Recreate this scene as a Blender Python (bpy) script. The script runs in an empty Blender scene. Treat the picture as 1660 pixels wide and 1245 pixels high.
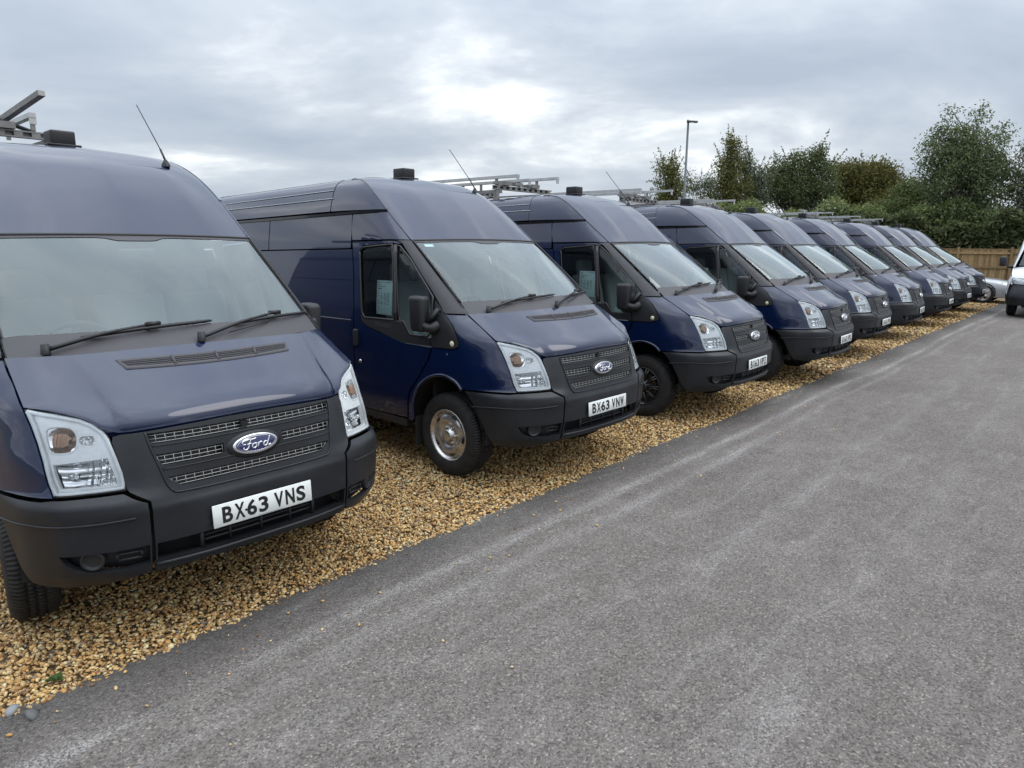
import bpy, bmesh, math, random
import numpy as np
from mathutils import Vector, Matrix
from mathutils.geometry import delaunay_2d_cdt
from mathutils.bvhtree import BVHTree
random.seed(7); rng=np.random.default_rng(7)
scene=bpy.context.scene; COL=scene.collection
PI=math.pi

# ---------------------------------------------------------------- camera, sky, sun, exposure
CAM_H=1.8695; PITCH=-.199785; ROLL=.0071166; FPX=1115.24
def cam_axes():
    cp,sp=math.cos(PITCH),math.sin(PITCH)
    f=Vector((0,cp,sp)); r=Vector((1,0,0)); u=r.cross(f)
    cr,sr=math.cos(ROLL),math.sin(ROLL)
    return cr*r+sr*u, -sr*r+cr*u, f
R_,U_,F_=cam_axes()
cd=bpy.data.cameras.new('camera'); cam=bpy.data.objects.new('camera',cd); COL.objects.link(cam)
cd.sensor_width=36; cd.lens=FPX/1660*36; cd.clip_start=.05; cd.clip_end=2000
m=Matrix.Identity(4)
for i in range(3):
    m[i][0]=R_[i]; m[i][1]=U_[i]; m[i][2]=-F_[i]
m.translation=Vector((0,0,CAM_H)); cam.matrix_world=m
scene.camera=cam
SUN_EL=math.radians(50); SUN_AZ=math.radians(100)      # azimuth measured from +Y towards +X
w=bpy.data.worlds.new('World'); scene.world=w; w.use_nodes=True
def build_world():
    nt=w.node_tree; N=nt.nodes; Lk=nt.links; N.clear()
    out=N.new('ShaderNodeOutputWorld'); bg=N.new('ShaderNodeBackground')
    sky=N.new('ShaderNodeTexSky'); sky.sky_type='NISHITA'; sky.sun_disc=False
    sky.sun_elevation=SUN_EL; sky.sun_rotation=SUN_AZ; sky.dust_density=2.0
    tc=N.new('ShaderNodeTexCoord'); sep=N.new('ShaderNodeSeparateXYZ'); Lk.new(tc.outputs['Generated'],sep.inputs[0])
    def mth(op,a,b=None,c=None):
        n=N.new('ShaderNodeMath'); n.operation=op
        for i,v in enumerate((a,b,c)):
            if v is None: continue
            if isinstance(v,(int,float)): n.inputs[i].default_value=v
            else: Lk.new(v,n.inputs[i])
        return n.outputs[0]
    zc=mth('MAXIMUM',sep.outputs['Z'],0.0)
    den=mth('ADD',zc,0.24)
    px=mth('DIVIDE',sep.outputs['X'],den); py=mth('DIVIDE',sep.outputs['Y'],den)
    cb=N.new('ShaderNodeCombineXYZ'); Lk.new(px,cb.inputs[0]); Lk.new(py,cb.inputs[1])
    mp=N.new('ShaderNodeMapping'); mp.inputs['Scale'].default_value=(1.15,1.5,1); mp.inputs['Location'].default_value=(SKYX,SKYY,0); Lk.new(cb.outputs[0],mp.inputs[0])
    n1=N.new('ShaderNodeTexNoise'); n1.inputs['Scale'].default_value=1.0; n1.inputs['Detail'].default_value=8; n1.inputs['Roughness'].default_value=.56; n1.inputs['Distortion'].default_value=.25
    Lk.new(mp.outputs[0],n1.inputs['Vector'])
    n2=N.new('ShaderNodeTexNoise'); n2.inputs['Scale'].default_value=.38; n2.inputs['Detail'].default_value=2; Lk.new(mp.outputs[0],n2.inputs['Vector'])
    mix=mth('ADD',mth('MULTIPLY',n1.outputs['Fac'],.72),mth('MULTIPLY',n2.outputs['Fac'],.28))
    ramp=N.new('ShaderNodeValToRGB'); Lk.new(mix,ramp.inputs[0])
    e=ramp.color_ramp.elements
    e[0].position=.36; e[0].color=(.305,.350,.412,1); e[1].position=.67; e[1].color=(1.0,1.0,.98,1)
    a=e.new(.46); a.color=(.365,.408,.466,1)
    a=e.new(.53); a.color=(.440,.480,.530,1)
    a=e.new(.575); a.color=(.55,.585,.62,1)
    a=e.new(.62); a.color=(.74,.765,.775,1)
    # overcast luminance law: brighter towards the zenith, a pale band at the horizon
    cie=mth('ADD',mth('MULTIPLY',mth('MULTIPLY',zc,zc),SKYZ),.95)
    hz=mth('MULTIPLY',mth('POWER',mth('SUBTRACT',1.0,zc),14.0),.34)
    tot=mth('ADD',cie,hz)
    vm=N.new('ShaderNodeVectorMath'); vm.operation='SCALE'; Lk.new(ramp.outputs[0],vm.inputs[0]); Lk.new(tot,vm.inputs['Scale'])
    sv=N.new('ShaderNodeVectorMath'); sv.operation='SCALE'; Lk.new(sky.outputs[0],sv.inputs[0]); sv.inputs['Scale'].default_value=.012
    add=N.new('ShaderNodeVectorMath'); add.operation='ADD'; Lk.new(vm.outputs[0],add.inputs[0]); Lk.new(sv.outputs[0],add.inputs[1])
    s10=N.new('ShaderNodeVectorMath'); s10.operation='SCALE'; Lk.new(add.outputs[0],s10.inputs[0]); s10.inputs['Scale'].default_value=10
    Lk.new(s10.outputs[0],bg.inputs['Color']); bg.inputs['Strength'].default_value=.1
    Lk.new(bg.outputs[0],out.inputs[0])
SKYX,SKYY,SKYZ=6.6,22.7,3.3
build_world()
sd=bpy.data.lights.new('sun','SUN'); sd.energy=.7; sd.angle=math.radians(40); sd.color=(1,.96,.9)
sun=bpy.data.objects.new('sun',sd); COL.objects.link(sun)
sdir=Vector((math.sin(SUN_AZ)*math.cos(SUN_EL),math.cos(SUN_AZ)*math.cos(SUN_EL),math.sin(SUN_EL)))
sun.rotation_euler=sdir.to_track_quat('Z','Y').to_euler()
vs=scene.view_settings; vs.view_transform='Standard'; vs.look='None'; vs.exposure=0.40; vs.gamma=1.0; vs.use_curve_mapping=False
scene.render.engine='CYCLES'

def PX(px,py,Y):
    """point of the world at depth Y seen at photograph pixel (px,py): used once, to read off real positions"""
    d=F_+R_*((px-830)/FPX)-U_*((py-622.5)/FPX)
    return Vector((0,0,CAM_H))+d*(Y/d.y)
def GX(px,py):
    d=F_+R_*((px-830)/FPX)-U_*((py-622.5)/FPX)
    return Vector((0,0,CAM_H))+d*(-CAM_H/d.z)

# ---------------------------------------------------------------- materials
MATS={}
def mat(name): return MATS[name]
class NB:
    def __init__(s,name):
        s.m=bpy.data.materials.new(name); s.m.use_nodes=True; s.nt=s.m.node_tree; s.N=s.nt.nodes; s.L=s.nt.links
        s.N.clear(); s.out=s.N.new('ShaderNodeOutputMaterial'); MATS[name]=s.m
    def n(s,t,**k):
        x=s.N.new(t)
        for a,b in k.items():
            if a.startswith('_'): setattr(x,a[1:],b)
            else: s.set(x.inputs[a.replace('__',' ')],b)
        return x
    def set(s,i,v):
        if hasattr(v,'is_linked') or hasattr(v,'links'): s.L.new(v,i)
        else: i.default_value=v
    def math(s,op,a,b=0.0,c=None,clamp=False):
        x=s.N.new('ShaderNodeMath'); x.operation=op; x.use_clamp=clamp
        for i,v in enumerate((a,b,c)):
            if v is not None: s.set(x.inputs[i],v)
        return x.outputs[0]
    def mix(s,f,a,b,mode='MIX'):
        x=s.N.new('ShaderNodeMix'); x.data_type='RGBA'; x.blend_type=mode
        s.set(x.inputs[0],f); s.set(x.inputs[6],a); s.set(x.inputs[7],b); return x.outputs[2]
    def noise(s,vec,scale,detail=3,rough=.5,dist=0):
        x=s.N.new('ShaderNodeTexNoise'); x.inputs['Scale'].default_value=scale; x.inputs['Detail'].default_value=detail
        x.inputs['Roughness'].default_value=rough; x.inputs['Distortion'].default_value=dist
        if vec is not None: s.L.new(vec,x.inputs['Vector'])
        return x.outputs['Fac']
    def vor(s,vec,scale,feature='F1',out='Distance'):
        x=s.N.new('ShaderNodeTexVoronoi'); x.feature=feature; x.inputs['Scale'].default_value=scale
        s.L.new(vec,x.inputs['Vector']); return x.outputs[out]
    def ramp(s,f,stops,interp='LINEAR'):
        x=s.N.new('ShaderNodeValToRGB'); x.color_ramp.interpolation=interp; s.L.new(f,x.inputs[0]); e=x.color_ramp.elements
        e[0].position,e[0].color=stops[0][0],(*stops[0][1],1); e[1].position,e[1].color=stops[-1][0],(*stops[-1][1],1)
        for p,c in stops[1:-1]:
            q=e.new(p); q.color=(*c,1)
        return x.outputs[0]
    def obj(s): return s.n('ShaderNodeTexCoord').outputs['Object']
    def bump(s,h,strength=.3,dist=.01):
        x=s.N.new('ShaderNodeBump'); x.inputs['Strength'].default_value=strength; x.inputs['Distance'].default_value=dist
        s.L.new(h,x.inputs['Height']); return x.outputs[0]
    def pbr(s,color,rough=.5,metal=0,normal=None,coat=0,coatr=.05,spec=.5,ior=None):
        x=s.N.new('ShaderNodeBsdfPrincipled')
        s.set(x.inputs['Base Color'],color if not isinstance(color,tuple) or len(color)==4 else (*color,1))
        s.set(x.inputs['Roughness'],rough); s.set(x.inputs['Metallic'],metal)
        x.inputs['Coat Weight'].default_value=coat; x.inputs['Coat Roughness'].default_value=coatr
        x.inputs['Specular IOR Level'].default_value=spec
        if coat==1.0: x.inputs['Coat IOR'].default_value=1.62
        if normal is not None: s.L.new(normal,x.inputs['Normal'])
        s.L.new(x.outputs[0],s.out.inputs[0]); return x
def simple(name,color,rough=.5,metal=0,coat=0,spec=.5,grain=0,gscale=40):
    b=NB(name); o=b.obj(); nn=b.noise(o,gscale,3)
    c=b.mix(nn,tuple(x*(1-.12-grain) for x in color)+(1,),tuple(min(1,x*(1+.12+grain)) for x in color)+(1,))
    r=b.math('ADD',b.math('MULTIPLY',nn,.1),rough-.05)
    b.pbr(c,r,metal,coat=coat,spec=spec); return b.m
def mk_paint(name,base,dust):
    b=NB(name); o=b.obj()
    n1=b.noise(o,2.2,4,.6); n2=b.noise(o,90,2)
    c=b.mix(b.math('MULTIPLY',n1,dust),(*base,1),(.10,.10,.105,1))
    r=b.math('ADD',b.math('MULTIPLY',n1,.12),.30)
    nb=b.bump(b.noise(o,5,2),.012,.02)
    b.pbr(c,r,0,normal=nb,coat=1.0,coatr=.015,spec=.12)
mk_paint('navy',(.0014,.0080,.040),.012)
def mk_plastic():
    b=NB('plastic'); o=b.obj(); n=b.noise(o,3,4,.6)
    c=b.ramp(n,[(.3,(.010,.011,.0135)),(.7,(.018,.0195,.0225))]); sc=b.ramp(b.noise(o,24,6,.75),[(.60,(0,0,0)),(.78,(.35,.35,.35))]); c=b.mix(sc,c,(.07,.067,.062,1))
    b.pbr(c,b.math('ADD',b.math('MULTIPLY',n,.12),.36),normal=b.bump(b.noise(o,700,2),.08,.001),spec=.4)
mk_plastic()
simple('black',(.010,.010,.011),.45)
simple('gloss_black',(.008,.008,.009),.18,coat=.3)
simple('pillar',(.022,.020,.022),.36)
simple('cowl',(.060,.056,.060),.55)
simple('mirror_plastic',(.016,.016,.018),.5)
simple('lamp_white',(.86,.87,.88),.25,0)
simple('rib_highlight',(.42,.45,.48),.4)  # pale colour paints the bright highlight line onto the navy roof-side ribs
simple('chrome',(.72,.72,.73),.12,1.0)
simple('wire',(.42,.42,.41),.35,.6)
simple('galv',(.25,.24,.23),.5,.65,grain=.3,gscale=14)
simple('alu',(.50,.50,.50),.4,.75,grain=.2,gscale=10)
simple('plate_white',(.74,.76,.73),.35)
simple('ink',(.010,.010,.010),.45)
simple('badge_blue',(.010,.018,.10),.12,coat=1)
simple('amber',(.36,.20,.115),.2,.3)
simple('cream_lens',(.62,.58,.40),.25)
simple('interior',(.17,.18,.185),.75)
simple('interior_dark',(.03,.031,.033),.8)
simple('bulkhead',(.08,.085,.085),.8)
simple('steel_rim',(.56,.54,.52),.28,.85,grain=.25,gscale=25)
simple('black_rim',(.012,.012,.013),.28,.2,coat=.4)
simple('sheet',(.80,.90,.92),.6)
simple('sheet_ink',(.16,.20,.22),.6)
simple('white_paint',(.74,.75,.77),.25,coat=.9)
simple('silver_paint',(.56,.57,.58),.3,.45,coat=.9)
simple('underbody',(.012,.012,.012),.8)
simple('lamp_pole',(.10,.11,.12),.5,.4)
simple('mud',(.018,.017,.016),.7)
simple('tail_red',(.35,.01,.01),.2)
def mk_tyre():
    b=NB('tyre'); o=b.obj(); s=b.n('ShaderNodeSeparateXYZ'); b.L.new(o,s.inputs[0])
    ang=b.math('ARCTAN2',s.outputs['Z'],s.outputs['Y'])
    wv=b.math('SINE',b.math('MULTIPLY',ang,92))
    rr=b.math('SQRT',b.math('ADD',b.math('MULTIPLY',s.outputs['Y'],s.outputs['Y']),b.math('MULTIPLY',s.outputs['Z'],s.outputs['Z'])))
    tr=b.math('GREATER_THAN',rr,.318)
    n=b.noise(o,14,4,.6)
    c=b.ramp(n,[(.35,(.011,.011,.012)),(.7,(.026,.025,.024))])
    b.pbr(c,.72,normal=b.bump(b.math('MULTIPLY',wv,tr),.55,.006),spec=.35)
mk_tyre()
def mk_glass(name,tint,refl,dust,rough=.02):
    b=NB(name); o=b.obj()
    tr=b.n('ShaderNodeBsdfTransparent',Color=(*tint,1)); gl=b.n('ShaderNodeBsdfGlossy',Color=(.93,1,.99,1),Roughness=rough)
    df=b.n('ShaderNodeBsdfDiffuse',Color=(.44,.55,.56,1))
    fr=b.n('ShaderNodeFresnel',IOR=1.5)
    f=b.math('MULTIPLY',fr.outputs[0],refl,clamp=True)
    d=b.math('MULTIPLY',b.noise(o,1.4,2,.5),dust)
    m1=b.n('ShaderNodeMixShader'); b.L.new(d,m1.inputs[0]); b.L.new(tr.outputs[0],m1.inputs[1]); b.L.new(df.outputs[0],m1.inputs[2])
    m2=b.n('ShaderNodeMixShader'); b.L.new(f,m2.inputs[0]); b.L.new(m1.outputs[0],m2.inputs[1]); b.L.new(gl.outputs[0],m2.inputs[2])
    b.L.new(m2.outputs[0],b.out.inputs[0])
mk_glass('windscreen',(.82,.93,.92),2.05,.035,.0)
mk_glass('side_glass',(.74,.83,.82),1.15,.0)
mk_glass('lens',(.97,.98,.99),1.0,.0)
def mk_vcol(name,rough,trans=0,vary=0):
    b=NB(name); a=b.n('ShaderNodeAttribute'); a.attribute_name='Col'; c=a.outputs['Color']
    if trans:
        d=b.n('ShaderNodeBsdfDiffuse'); b.L.new(c,d.inputs[0]); t=b.n('ShaderNodeBsdfTranslucent'); b.L.new(c,t.inputs[0])
        g=b.n('ShaderNodeBsdfGlossy',Roughness=.6,Color=(.25,.28,.22,1))
        m1=b.n('ShaderNodeMixShader'); m1.inputs[0].default_value=trans; b.L.new(d.outputs[0],m1.inputs[1]); b.L.new(t.outputs[0],m1.inputs[2])
        m2=b.n('ShaderNodeMixShader'); m2.inputs[0].default_value=.06; b.L.new(m1.outputs[0],m2.inputs[1]); b.L.new(g.outputs[0],m2.inputs[2])
        b.L.new(m2.outputs[0],b.out.inputs[0])
    else:
        o=b.obj(); n=b.noise(o,160,3,.6); c2=b.mix(b.math('MULTIPLY',n,.55),c,(.09,.06,.035,1))
        b.pbr(c2,rough,spec=.35)
mk_vcol('stone',.65); mk_vcol('leaf',.6,.35)
def mk_bark():
    b=NB('bark'); o=b.obj(); n=b.noise(o,6,4,.6); b.pbr(b.ramp(n,[(.35,(.05,.042,.034)),(.7,(.14,.125,.11))]),.85)
mk_bark()
def mk_wood():
    b=NB('fence_wood'); o=b.n('ShaderNodeTexCoord'); oi=b.n('ShaderNodeObjectInfo')
    mp=b.n('ShaderNodeMapping'); mp.inputs['Scale'].default_value=(30,30,2.2); b.L.new(o.outputs['Object'],mp.inputs[0])
    ad=b.n('ShaderNodeVectorMath',_operation='ADD'); b.L.new(mp.outputs[0],ad.inputs[0]); b.L.new(oi.outputs['Random'],ad.inputs[1])
    n=b.noise(ad.outputs[0],1,4,.6)
    c=b.ramp(n,[(.3,(.17,.105,.045)),(.55,(.38,.25,.12)),(.8,(.52,.37,.20))])
    c=b.mix(b.math('MULTIPLY',oi.outputs['Random'],.7),c,(.11,.068,.034,1))
    b.pbr(c,.8)
mk_wood()
def mk_asphalt():
    b=NB('asphalt'); o=b.obj(); s=b.n('ShaderNodeSeparateXYZ'); b.L.new(o,s.inputs[0])
    d=b.math('MULTIPLY',s.outputs['Y'],-1.0)
    big=b.noise(o,.55,5,.6); mid=b.noise(o,4.5,4,.6); fine=b.noise(o,60,3,.6)
    vc=b.N.new('ShaderNodeTexVoronoi'); vc.inputs['Scale'].default_value=115; b.L.new(o,vc.inputs['Vector'])
    cell=b.n('ShaderNodeSeparateColor'); b.L.new(vc.outputs['Color'],cell.inputs[0]); cr=cell.outputs[0]
    v2=b.N.new('ShaderNodeTexVoronoi'); v2.inputs['Scale'].default_value=150; b.L.new(o,v2.inputs['Vector'])
    c2=b.n('ShaderNodeSeparateColor'); b.L.new(v2.outputs['Color'],c2.inputs[0])
    base=b.ramp(b.math('ADD',b.math('MULTIPLY',big,.5),b.math('MULTIPLY',mid,.5)),[(.33,(.130,.115,.104)),(.5,(.158,.141,.128)),(.66,(.190,.171,.156))])
    agg=b.ramp(cr,[(0,(.50,.50,.50)),(.30,(.84,.83,.83)),(.70,(1.10,1.085,1.07)),(.93,(1.35,1.33,1.30)),(1,(2.0,1.96,1.88))])
    c=b.mix(1.0,base,agg,'MULTIPLY')
    # darker newer strip beside the gravel
    edge=b.math('SUBTRACT',1.0,b.math('SMOOTH_MIN',1.0,b.math('MULTIPLY',d,1/.42),.25),clamp=True)
    c=b.mix(b.math('MULTIPLY',edge,.70,clamp=True),c,(.062,.060,.058,1))
    # dusty streaks running along the edge
    mp=b.n('ShaderNodeMapping'); mp.inputs['Scale'].default_value=(.35,2.2,1); b.L.new(o,mp.inputs[0])
    ln=b.noise(mp.outputs[0],1.6,5,.7)
    wob=b.math('MULTIPLY',b.math('SUBTRACT',b.noise(mp.outputs[0],.5,2),.5),.35)
    dd=b.math('ADD',d,wob)
    def band(c0,wd):
        t=b.math('DIVIDE',b.math('SUBTRACT',dd,c0),wd); return b.math('POWER',2.718,b.math('MULTIPLY',b.math('MULTIPLY',t,t),-1.0))
    st=b.math('ADD',band(.46,.05),b.math('ADD',b.math('MULTIPLY',band(.68,.045),.55),b.math('ADD',b.math('MULTIPLY',band(1.5,.10),.22),b.math('MULTIPLY',band(2.3,.16),.16))))
    brk=b.ramp(ln,[(.36,(0,0,0)),(.58,(1,1,1))]); spk=b.ramp(c2.outputs[1],[(.42,(.05,.05,.05)),(.72,(1,1,1))])
    dust=b.math('MULTIPLY',b.math('MULTIPLY',st,brk),spk,clamp=True)
    pat=b.math('MULTIPLY',b.ramp(b.noise(mp.outputs[0],2.6,6,.72,.6),[(.52,(0,0,0)),(.70,(1,1,1))]),b.math('MULTIPLY',spk,.40))
    dust=b.math('ADD',b.math('MULTIPLY',dust,.85),pat,clamp=True)
    c=b.mix(dust,c,(.44,.425,.41,1))
    h=b.math('ADD',b.math('MULTIPLY',vc.outputs['Distance'],-1.0),b.math('MULTIPLY',v2.outputs['Distance'],-.6))
    h=b.math('ADD',h,b.math('MULTIPLY',fine,.5))
    b.pbr(c,.86,normal=b.bump(h,.9,.006),spec=.3)
mk_asphalt()
def mk_gravel():
    b=NB('gravel_base'); o=b.obj()
    v=b.N.new('ShaderNodeTexVoronoi'); v.inputs['Scale'].default_value=62; b.L.new(o,v.inputs['Vector'])
    sc=b.n('ShaderNodeSeparateColor'); b.L.new(v.outputs['Color'],sc.inputs[0])
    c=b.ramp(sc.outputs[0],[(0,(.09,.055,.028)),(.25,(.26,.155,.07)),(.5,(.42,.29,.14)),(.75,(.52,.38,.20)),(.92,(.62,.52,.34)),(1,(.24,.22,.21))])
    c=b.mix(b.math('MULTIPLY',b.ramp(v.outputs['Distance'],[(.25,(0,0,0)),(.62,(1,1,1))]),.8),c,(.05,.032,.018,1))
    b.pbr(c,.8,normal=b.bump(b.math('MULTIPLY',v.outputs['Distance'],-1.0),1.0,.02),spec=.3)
    b=NB('verge'); o=b.obj(); n=b.noise(o,1.5,5,.65)
    b.pbr(b.ramp(n,[(.3,(.035,.045,.018)),(.7,(.09,.105,.045))]),.9)
mk_gravel()

# ---------------------------------------------------------------- mesh helpers
def link(o,parent=None):
    COL.objects.link(o)
    if parent is not None: o.parent=parent
    return o
def mk(name,V,Fc,material,parent=None,smooth=True,normals=None):
    me=bpy.data.meshes.new(name)
    me.from_pydata([tuple(v) for v in V],[],[tuple(f) for f in Fc])
    if material: me.materials.append(mat(material))
    if smooth: me.polygons.foreach_set('use_smooth',[True]*len(me.polygons))
    if normals is not None: me.normals_split_custom_set_from_vertices([tuple(n) for n in normals])
    return link(bpy.data.objects.new(name,me),parent)
def bigmesh(name,V,T,col,material,parent=None,smooth=False):
    me=bpy.data.meshes.new(name); V=np.asarray(V,np.float32); T=np.asarray(T,np.int32); k=T.shape[1]
    me.vertices.add(len(V)); me.vertices.foreach_set('co',V.ravel())
    me.loops.add(T.size); me.loops.foreach_set('vertex_index',T.ravel())
    me.polygons.add(len(T)); me.polygons.foreach_set('loop_start',np.arange(0,T.size,k,dtype=np.int32))
    me.polygons.foreach_set('loop_total',np.full(len(T),k,np.int32))
    if smooth: me.polygons.foreach_set('use_smooth',np.ones(len(T),bool))
    me.update(calc_edges=True)
    a=me.color_attributes.new('Col','FLOAT_COLOR','POINT'); a.data.foreach_set('color',np.c_[col,np.ones(len(col))].astype(np.float32).ravel())
    me.materials.append(mat(material)); return link(bpy.data.objects.new(name,me),parent)
def empty(name,loc=(0,0,0),rz=0):
    o=bpy.data.objects.new(name,None); o.location=loc; o.rotation_euler=(0,0,rz); o.empty_display_size=.2; return link(o)
def tag(o,label,cat,group=None):
    o['label']=label; o['category']=cat
    if group: o['group']=group
    return o
class MB:
    """collects shapes into one mesh"""
    def __init__(s): s.V=[]; s.F=[]
    def add(s,V,F):
        k=len(s.V); s.V+= [tuple(v) for v in V]; s.F+=[tuple(i+k for i in f) for f in F]; return s
    def box(s,c,size,rot=None):
        x,y,z=[q/2 for q in size]; P=[Vector(p) for p in [(-x,-y,-z),(x,-y,-z),(x,y,-z),(-x,y,-z),(-x,-y,z),(x,-y,z),(x,y,z),(-x,y,z)]]
        if rot is not None: P=[rot@p for p in P]
        return s.add([p+Vector(c) for p in P],[(0,3,2,1),(4,5,6,7),(0,1,5,4),(1,2,6,5),(2,3,7,6),(3,0,4,7)])
    def tube(s,path,r,n=8,cap=True):
        path=[Vector(p) for p in path]; k=len(path); rr=r if hasattr(r,'__len__') else [r]*k; V=[];F=[]
        prev=None
        for i,p in enumerate(path):
            t=(path[min(i+1,k-1)]-path[max(i-1,0)]).normalized()
            a=prev if prev is not None else (Vector((0,0,1)) if abs(t.z)<.9 else Vector((1,0,0)))
            b=t.cross(a).normalized(); a=b.cross(t).normalized(); prev=a
            for j in range(n):
                q=2*PI*j/n; V.append(p+(a*math.cos(q)+b*math.sin(q))*rr[i])
        for i in range(k-1):
            for j in range(n): F.append((i*n+j,i*n+(j+1)%n,(i+1)*n+(j+1)%n,(i+1)*n+j))
        if cap: F.append(tuple(range(n))[::-1]); F.append(tuple((k-1)*n+j for j in range(n)))
        return s.add(V,F)
    def lathe(s,prof,n=48,axis='x',c=(0,0,0),mod=None):
        V=[];F=[];k=len(prof)
        for j in range(n):
            q=2*PI*j/n
            for i,(r,h) in enumerate(prof):
                hh=h+(mod(i,q) if mod else 0)
                p=(hh,r*math.cos(q),r*math.sin(q)) if axis=='x' else ((r*math.cos(q),r*math.sin(q),hh) if axis=='z' else (r*math.cos(q),hh,r*math.sin(q)))
                V.append((p[0]+c[0],p[1]+c[1],p[2]+c[2]))
        for j in range(n):
            for i in range(k-1):
                a=j*k+i;b=((j+1)%n)*k+i; F.append((a,a+1,b+1,b))
        return s.add(V,F)
    def build(s,name,material,parent=None,smooth=False): return mk(name,s.V,s.F,material,parent,smooth)
def rbox(name,size,r,material,parent,loc=(0,0,0),rot=(0,0,0),taper=None,seg=3):
    bm=bmesh.new(); bmesh.ops.create_cube(bm,size=1)
    for v in bm.verts:
        v.co=Vector((v.co.x*size[0],v.co.y*size[1],v.co.z*size[2]))
        if taper: v.co=taper(v.co)
    bmesh.ops.bevel(bm,geom=bm.edges[:]+bm.verts[:],offset=r,segments=seg,profile=.5,affect='EDGES',clamp_overlap=True)
    me=bpy.data.meshes.new(name); bm.to_mesh(me); bm.free(); me.materials.append(mat(material))
    me.polygons.foreach_set('use_smooth',[True]*len(me.polygons))
    o=link(bpy.data.objects.new(name,me),parent); o.location=loc; o.rotation_euler=rot; return o
def cat_rom(P,n):
    """samples through the control points, n per span"""
    P=np.asarray(P,float); k=len(P)
    Q=np.vstack([2*P[0]-P[1],P,2*P[-1]-P[-2]]); out=[]
    for i in range(1,k):
        p0,p1,p2,p3=Q[i-1],Q[i],Q[i+1],Q[i+2]
        for j in range(n):
            t=j/n; out.append(.5*((2*p1)+(-p0+p2)*t+(2*p0-5*p1+4*p2-p3)*t*t+(-p0+3*p1-3*p2+p3)*t**3))
    out.append(P[-1]); return np.array(out)
def cat_sharp(P,n,sharp=()):
    idx=[0]+sorted(sharp)+[len(P)-1]; out=[]
    for a,b in zip(idx[:-1],idx[1:]):
        s=cat_rom(P[a:b+1],n); out.append(s if b==idx[-1] else s[:-1])
    return np.vstack(out)
def gpatch(ctrl,nr,nc,sharp_c=(),sharp_r=()):
    A=np.array([cat_sharp(np.array(r,float),nc,sharp_c) for r in ctrl])
    B=np.array([cat_sharp(A[:,j],nr,sharp_r) for j in range(A.shape[1])]).transpose(1,0,2); return B
def grid_mesh(name,G,material,parent=None,flip=False,smooth=True):
    r,c,_=G.shape; F=[]
    for i in range(r-1):
        for j in range(c-1):
            f=(i*c+j,i*c+j+1,(i+1)*c+j+1,(i+1)*c+j); F.append(f[::-1] if flip else f)
    return mk(name,G.reshape(-1,3),F,material,parent,smooth)
def mirror_grid(G):
    """half grid whose first column is the centre line -> full width"""
    M=G[:,1:][:,::-1].copy(); M[:,:,0]*=-1; return np.concatenate([M,G],1)
def densify(poly,sp):
    out=[]
    for a,b in zip(poly,poly[1:]+poly[:1]):
        n=max(1,int(math.ceil(math.dist(a,b)/sp)))
        for i in range(n): out.append((a[0]+(b[0]-a[0])*i/n,a[1]+(b[1]-a[1])*i/n))
    return out
def area(p): return .5*sum(a[0]*b[1]-b[0]*a[1] for a,b in zip(p,p[1:]+p[:1]))
def shrink(p,d):
    if area(p)<0: p=p[::-1]
    out=[];k=len(p)
    for i in range(k):
        a,b,c=p[i-1],p[i],p[(i+1)%k]
        e1=(b[0]-a[0],b[1]-a[1]);e2=(c[0]-b[0],c[1]-b[1]);l1=math.hypot(*e1) or 1;l2=math.hypot(*e2) or 1
        n1=(-e1[1]/l1,e1[0]/l1);n2=(-e2[1]/l2,e2[0]/l2)
        m_=(n1[0]+n2[0],n1[1]+n2[1]);q=m_[0]**2+m_[1]**2
        s=2*d/max(q,.6); out.append((b[0]+m_[0]*s,b[1]+m_[1]*s))
    return out
def inside(poly,P):
    x,y=P[:,0],P[:,1];r=np.zeros(len(P),bool)
    for (ax,ay),(bx,by) in zip(poly,poly[1:]+poly[:1]):
        c=((ay>y)!=(by>y)); 
        with np.errstate(all='ignore'): r^=c&(x<(bx-ax)*(y-ay)/(by-ay)+ax)
    return r
def smooth_poly(poly,n=4): 
    P=np.array(poly,float);k=len(P);out=[]
    for i in range(k):
        p0,p1,p2,p3=P[i-1],P[i],P[(i+1)%k],P[(i+2)%k]
        for j in range(n):
            t=j/n;out.append(tuple(.5*((2*p1)+(-p0+p2)*t+(2*p0-5*p1+4*p2-p3)*t*t+(-p0+3*p1-3*p2+p3)*t**3)))
    return out
def triangulate(poly,holes,sp):
    loops=[densify(poly,sp)]+[densify(h,sp*.7) for h in holes]
    pts=[];edges=[]
    for lp in loops:
        k=len(pts);pts+=lp;edges+=[(k+i,k+(i+1)%len(lp)) for i in range(len(lp))]
    B=np.array(pts)
    xs=np.arange(B[:,0].min()+sp/2,B[:,0].max(),sp);ys=np.arange(B[:,1].min()+sp/2,B[:,1].max(),sp)
    if len(xs) and len(ys):
        G=np.array(np.meshgrid(xs,ys)).reshape(2,-1).T
        k=inside(loops[0],G)
        for h in loops[1:]: k&=~inside(h,G)
        G=G[k]
        if len(G):
            dm=np.array([np.min((B[:,0]-g[0])**2+(B[:,1]-g[1])**2) for g in G]); G=G[dm>(sp*.4)**2]
            pts=pts+[tuple(g) for g in G]
    r=delaunay_2d_cdt([Vector(p) for p in pts],edges,[],0,1e-6)
    V=np.array([tuple(v) for v in r[0]]);T=np.array([f for f in r[2] if len(f)==3])
    c=V[T].mean(1);k=inside(loops[0],c)
    for h in loops[1:]: k&=~inside(h,c)
    T=T[k]
    a=V[T];ar=(a[:,1,0]-a[:,0,0])*(a[:,2,1]-a[:,0,1])-(a[:,1,1]-a[:,0,1])*(a[:,2,0]-a[:,0,0])
    T=np.where((ar<0)[:,None],T[:,::-1],T)
    return V,T
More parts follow.
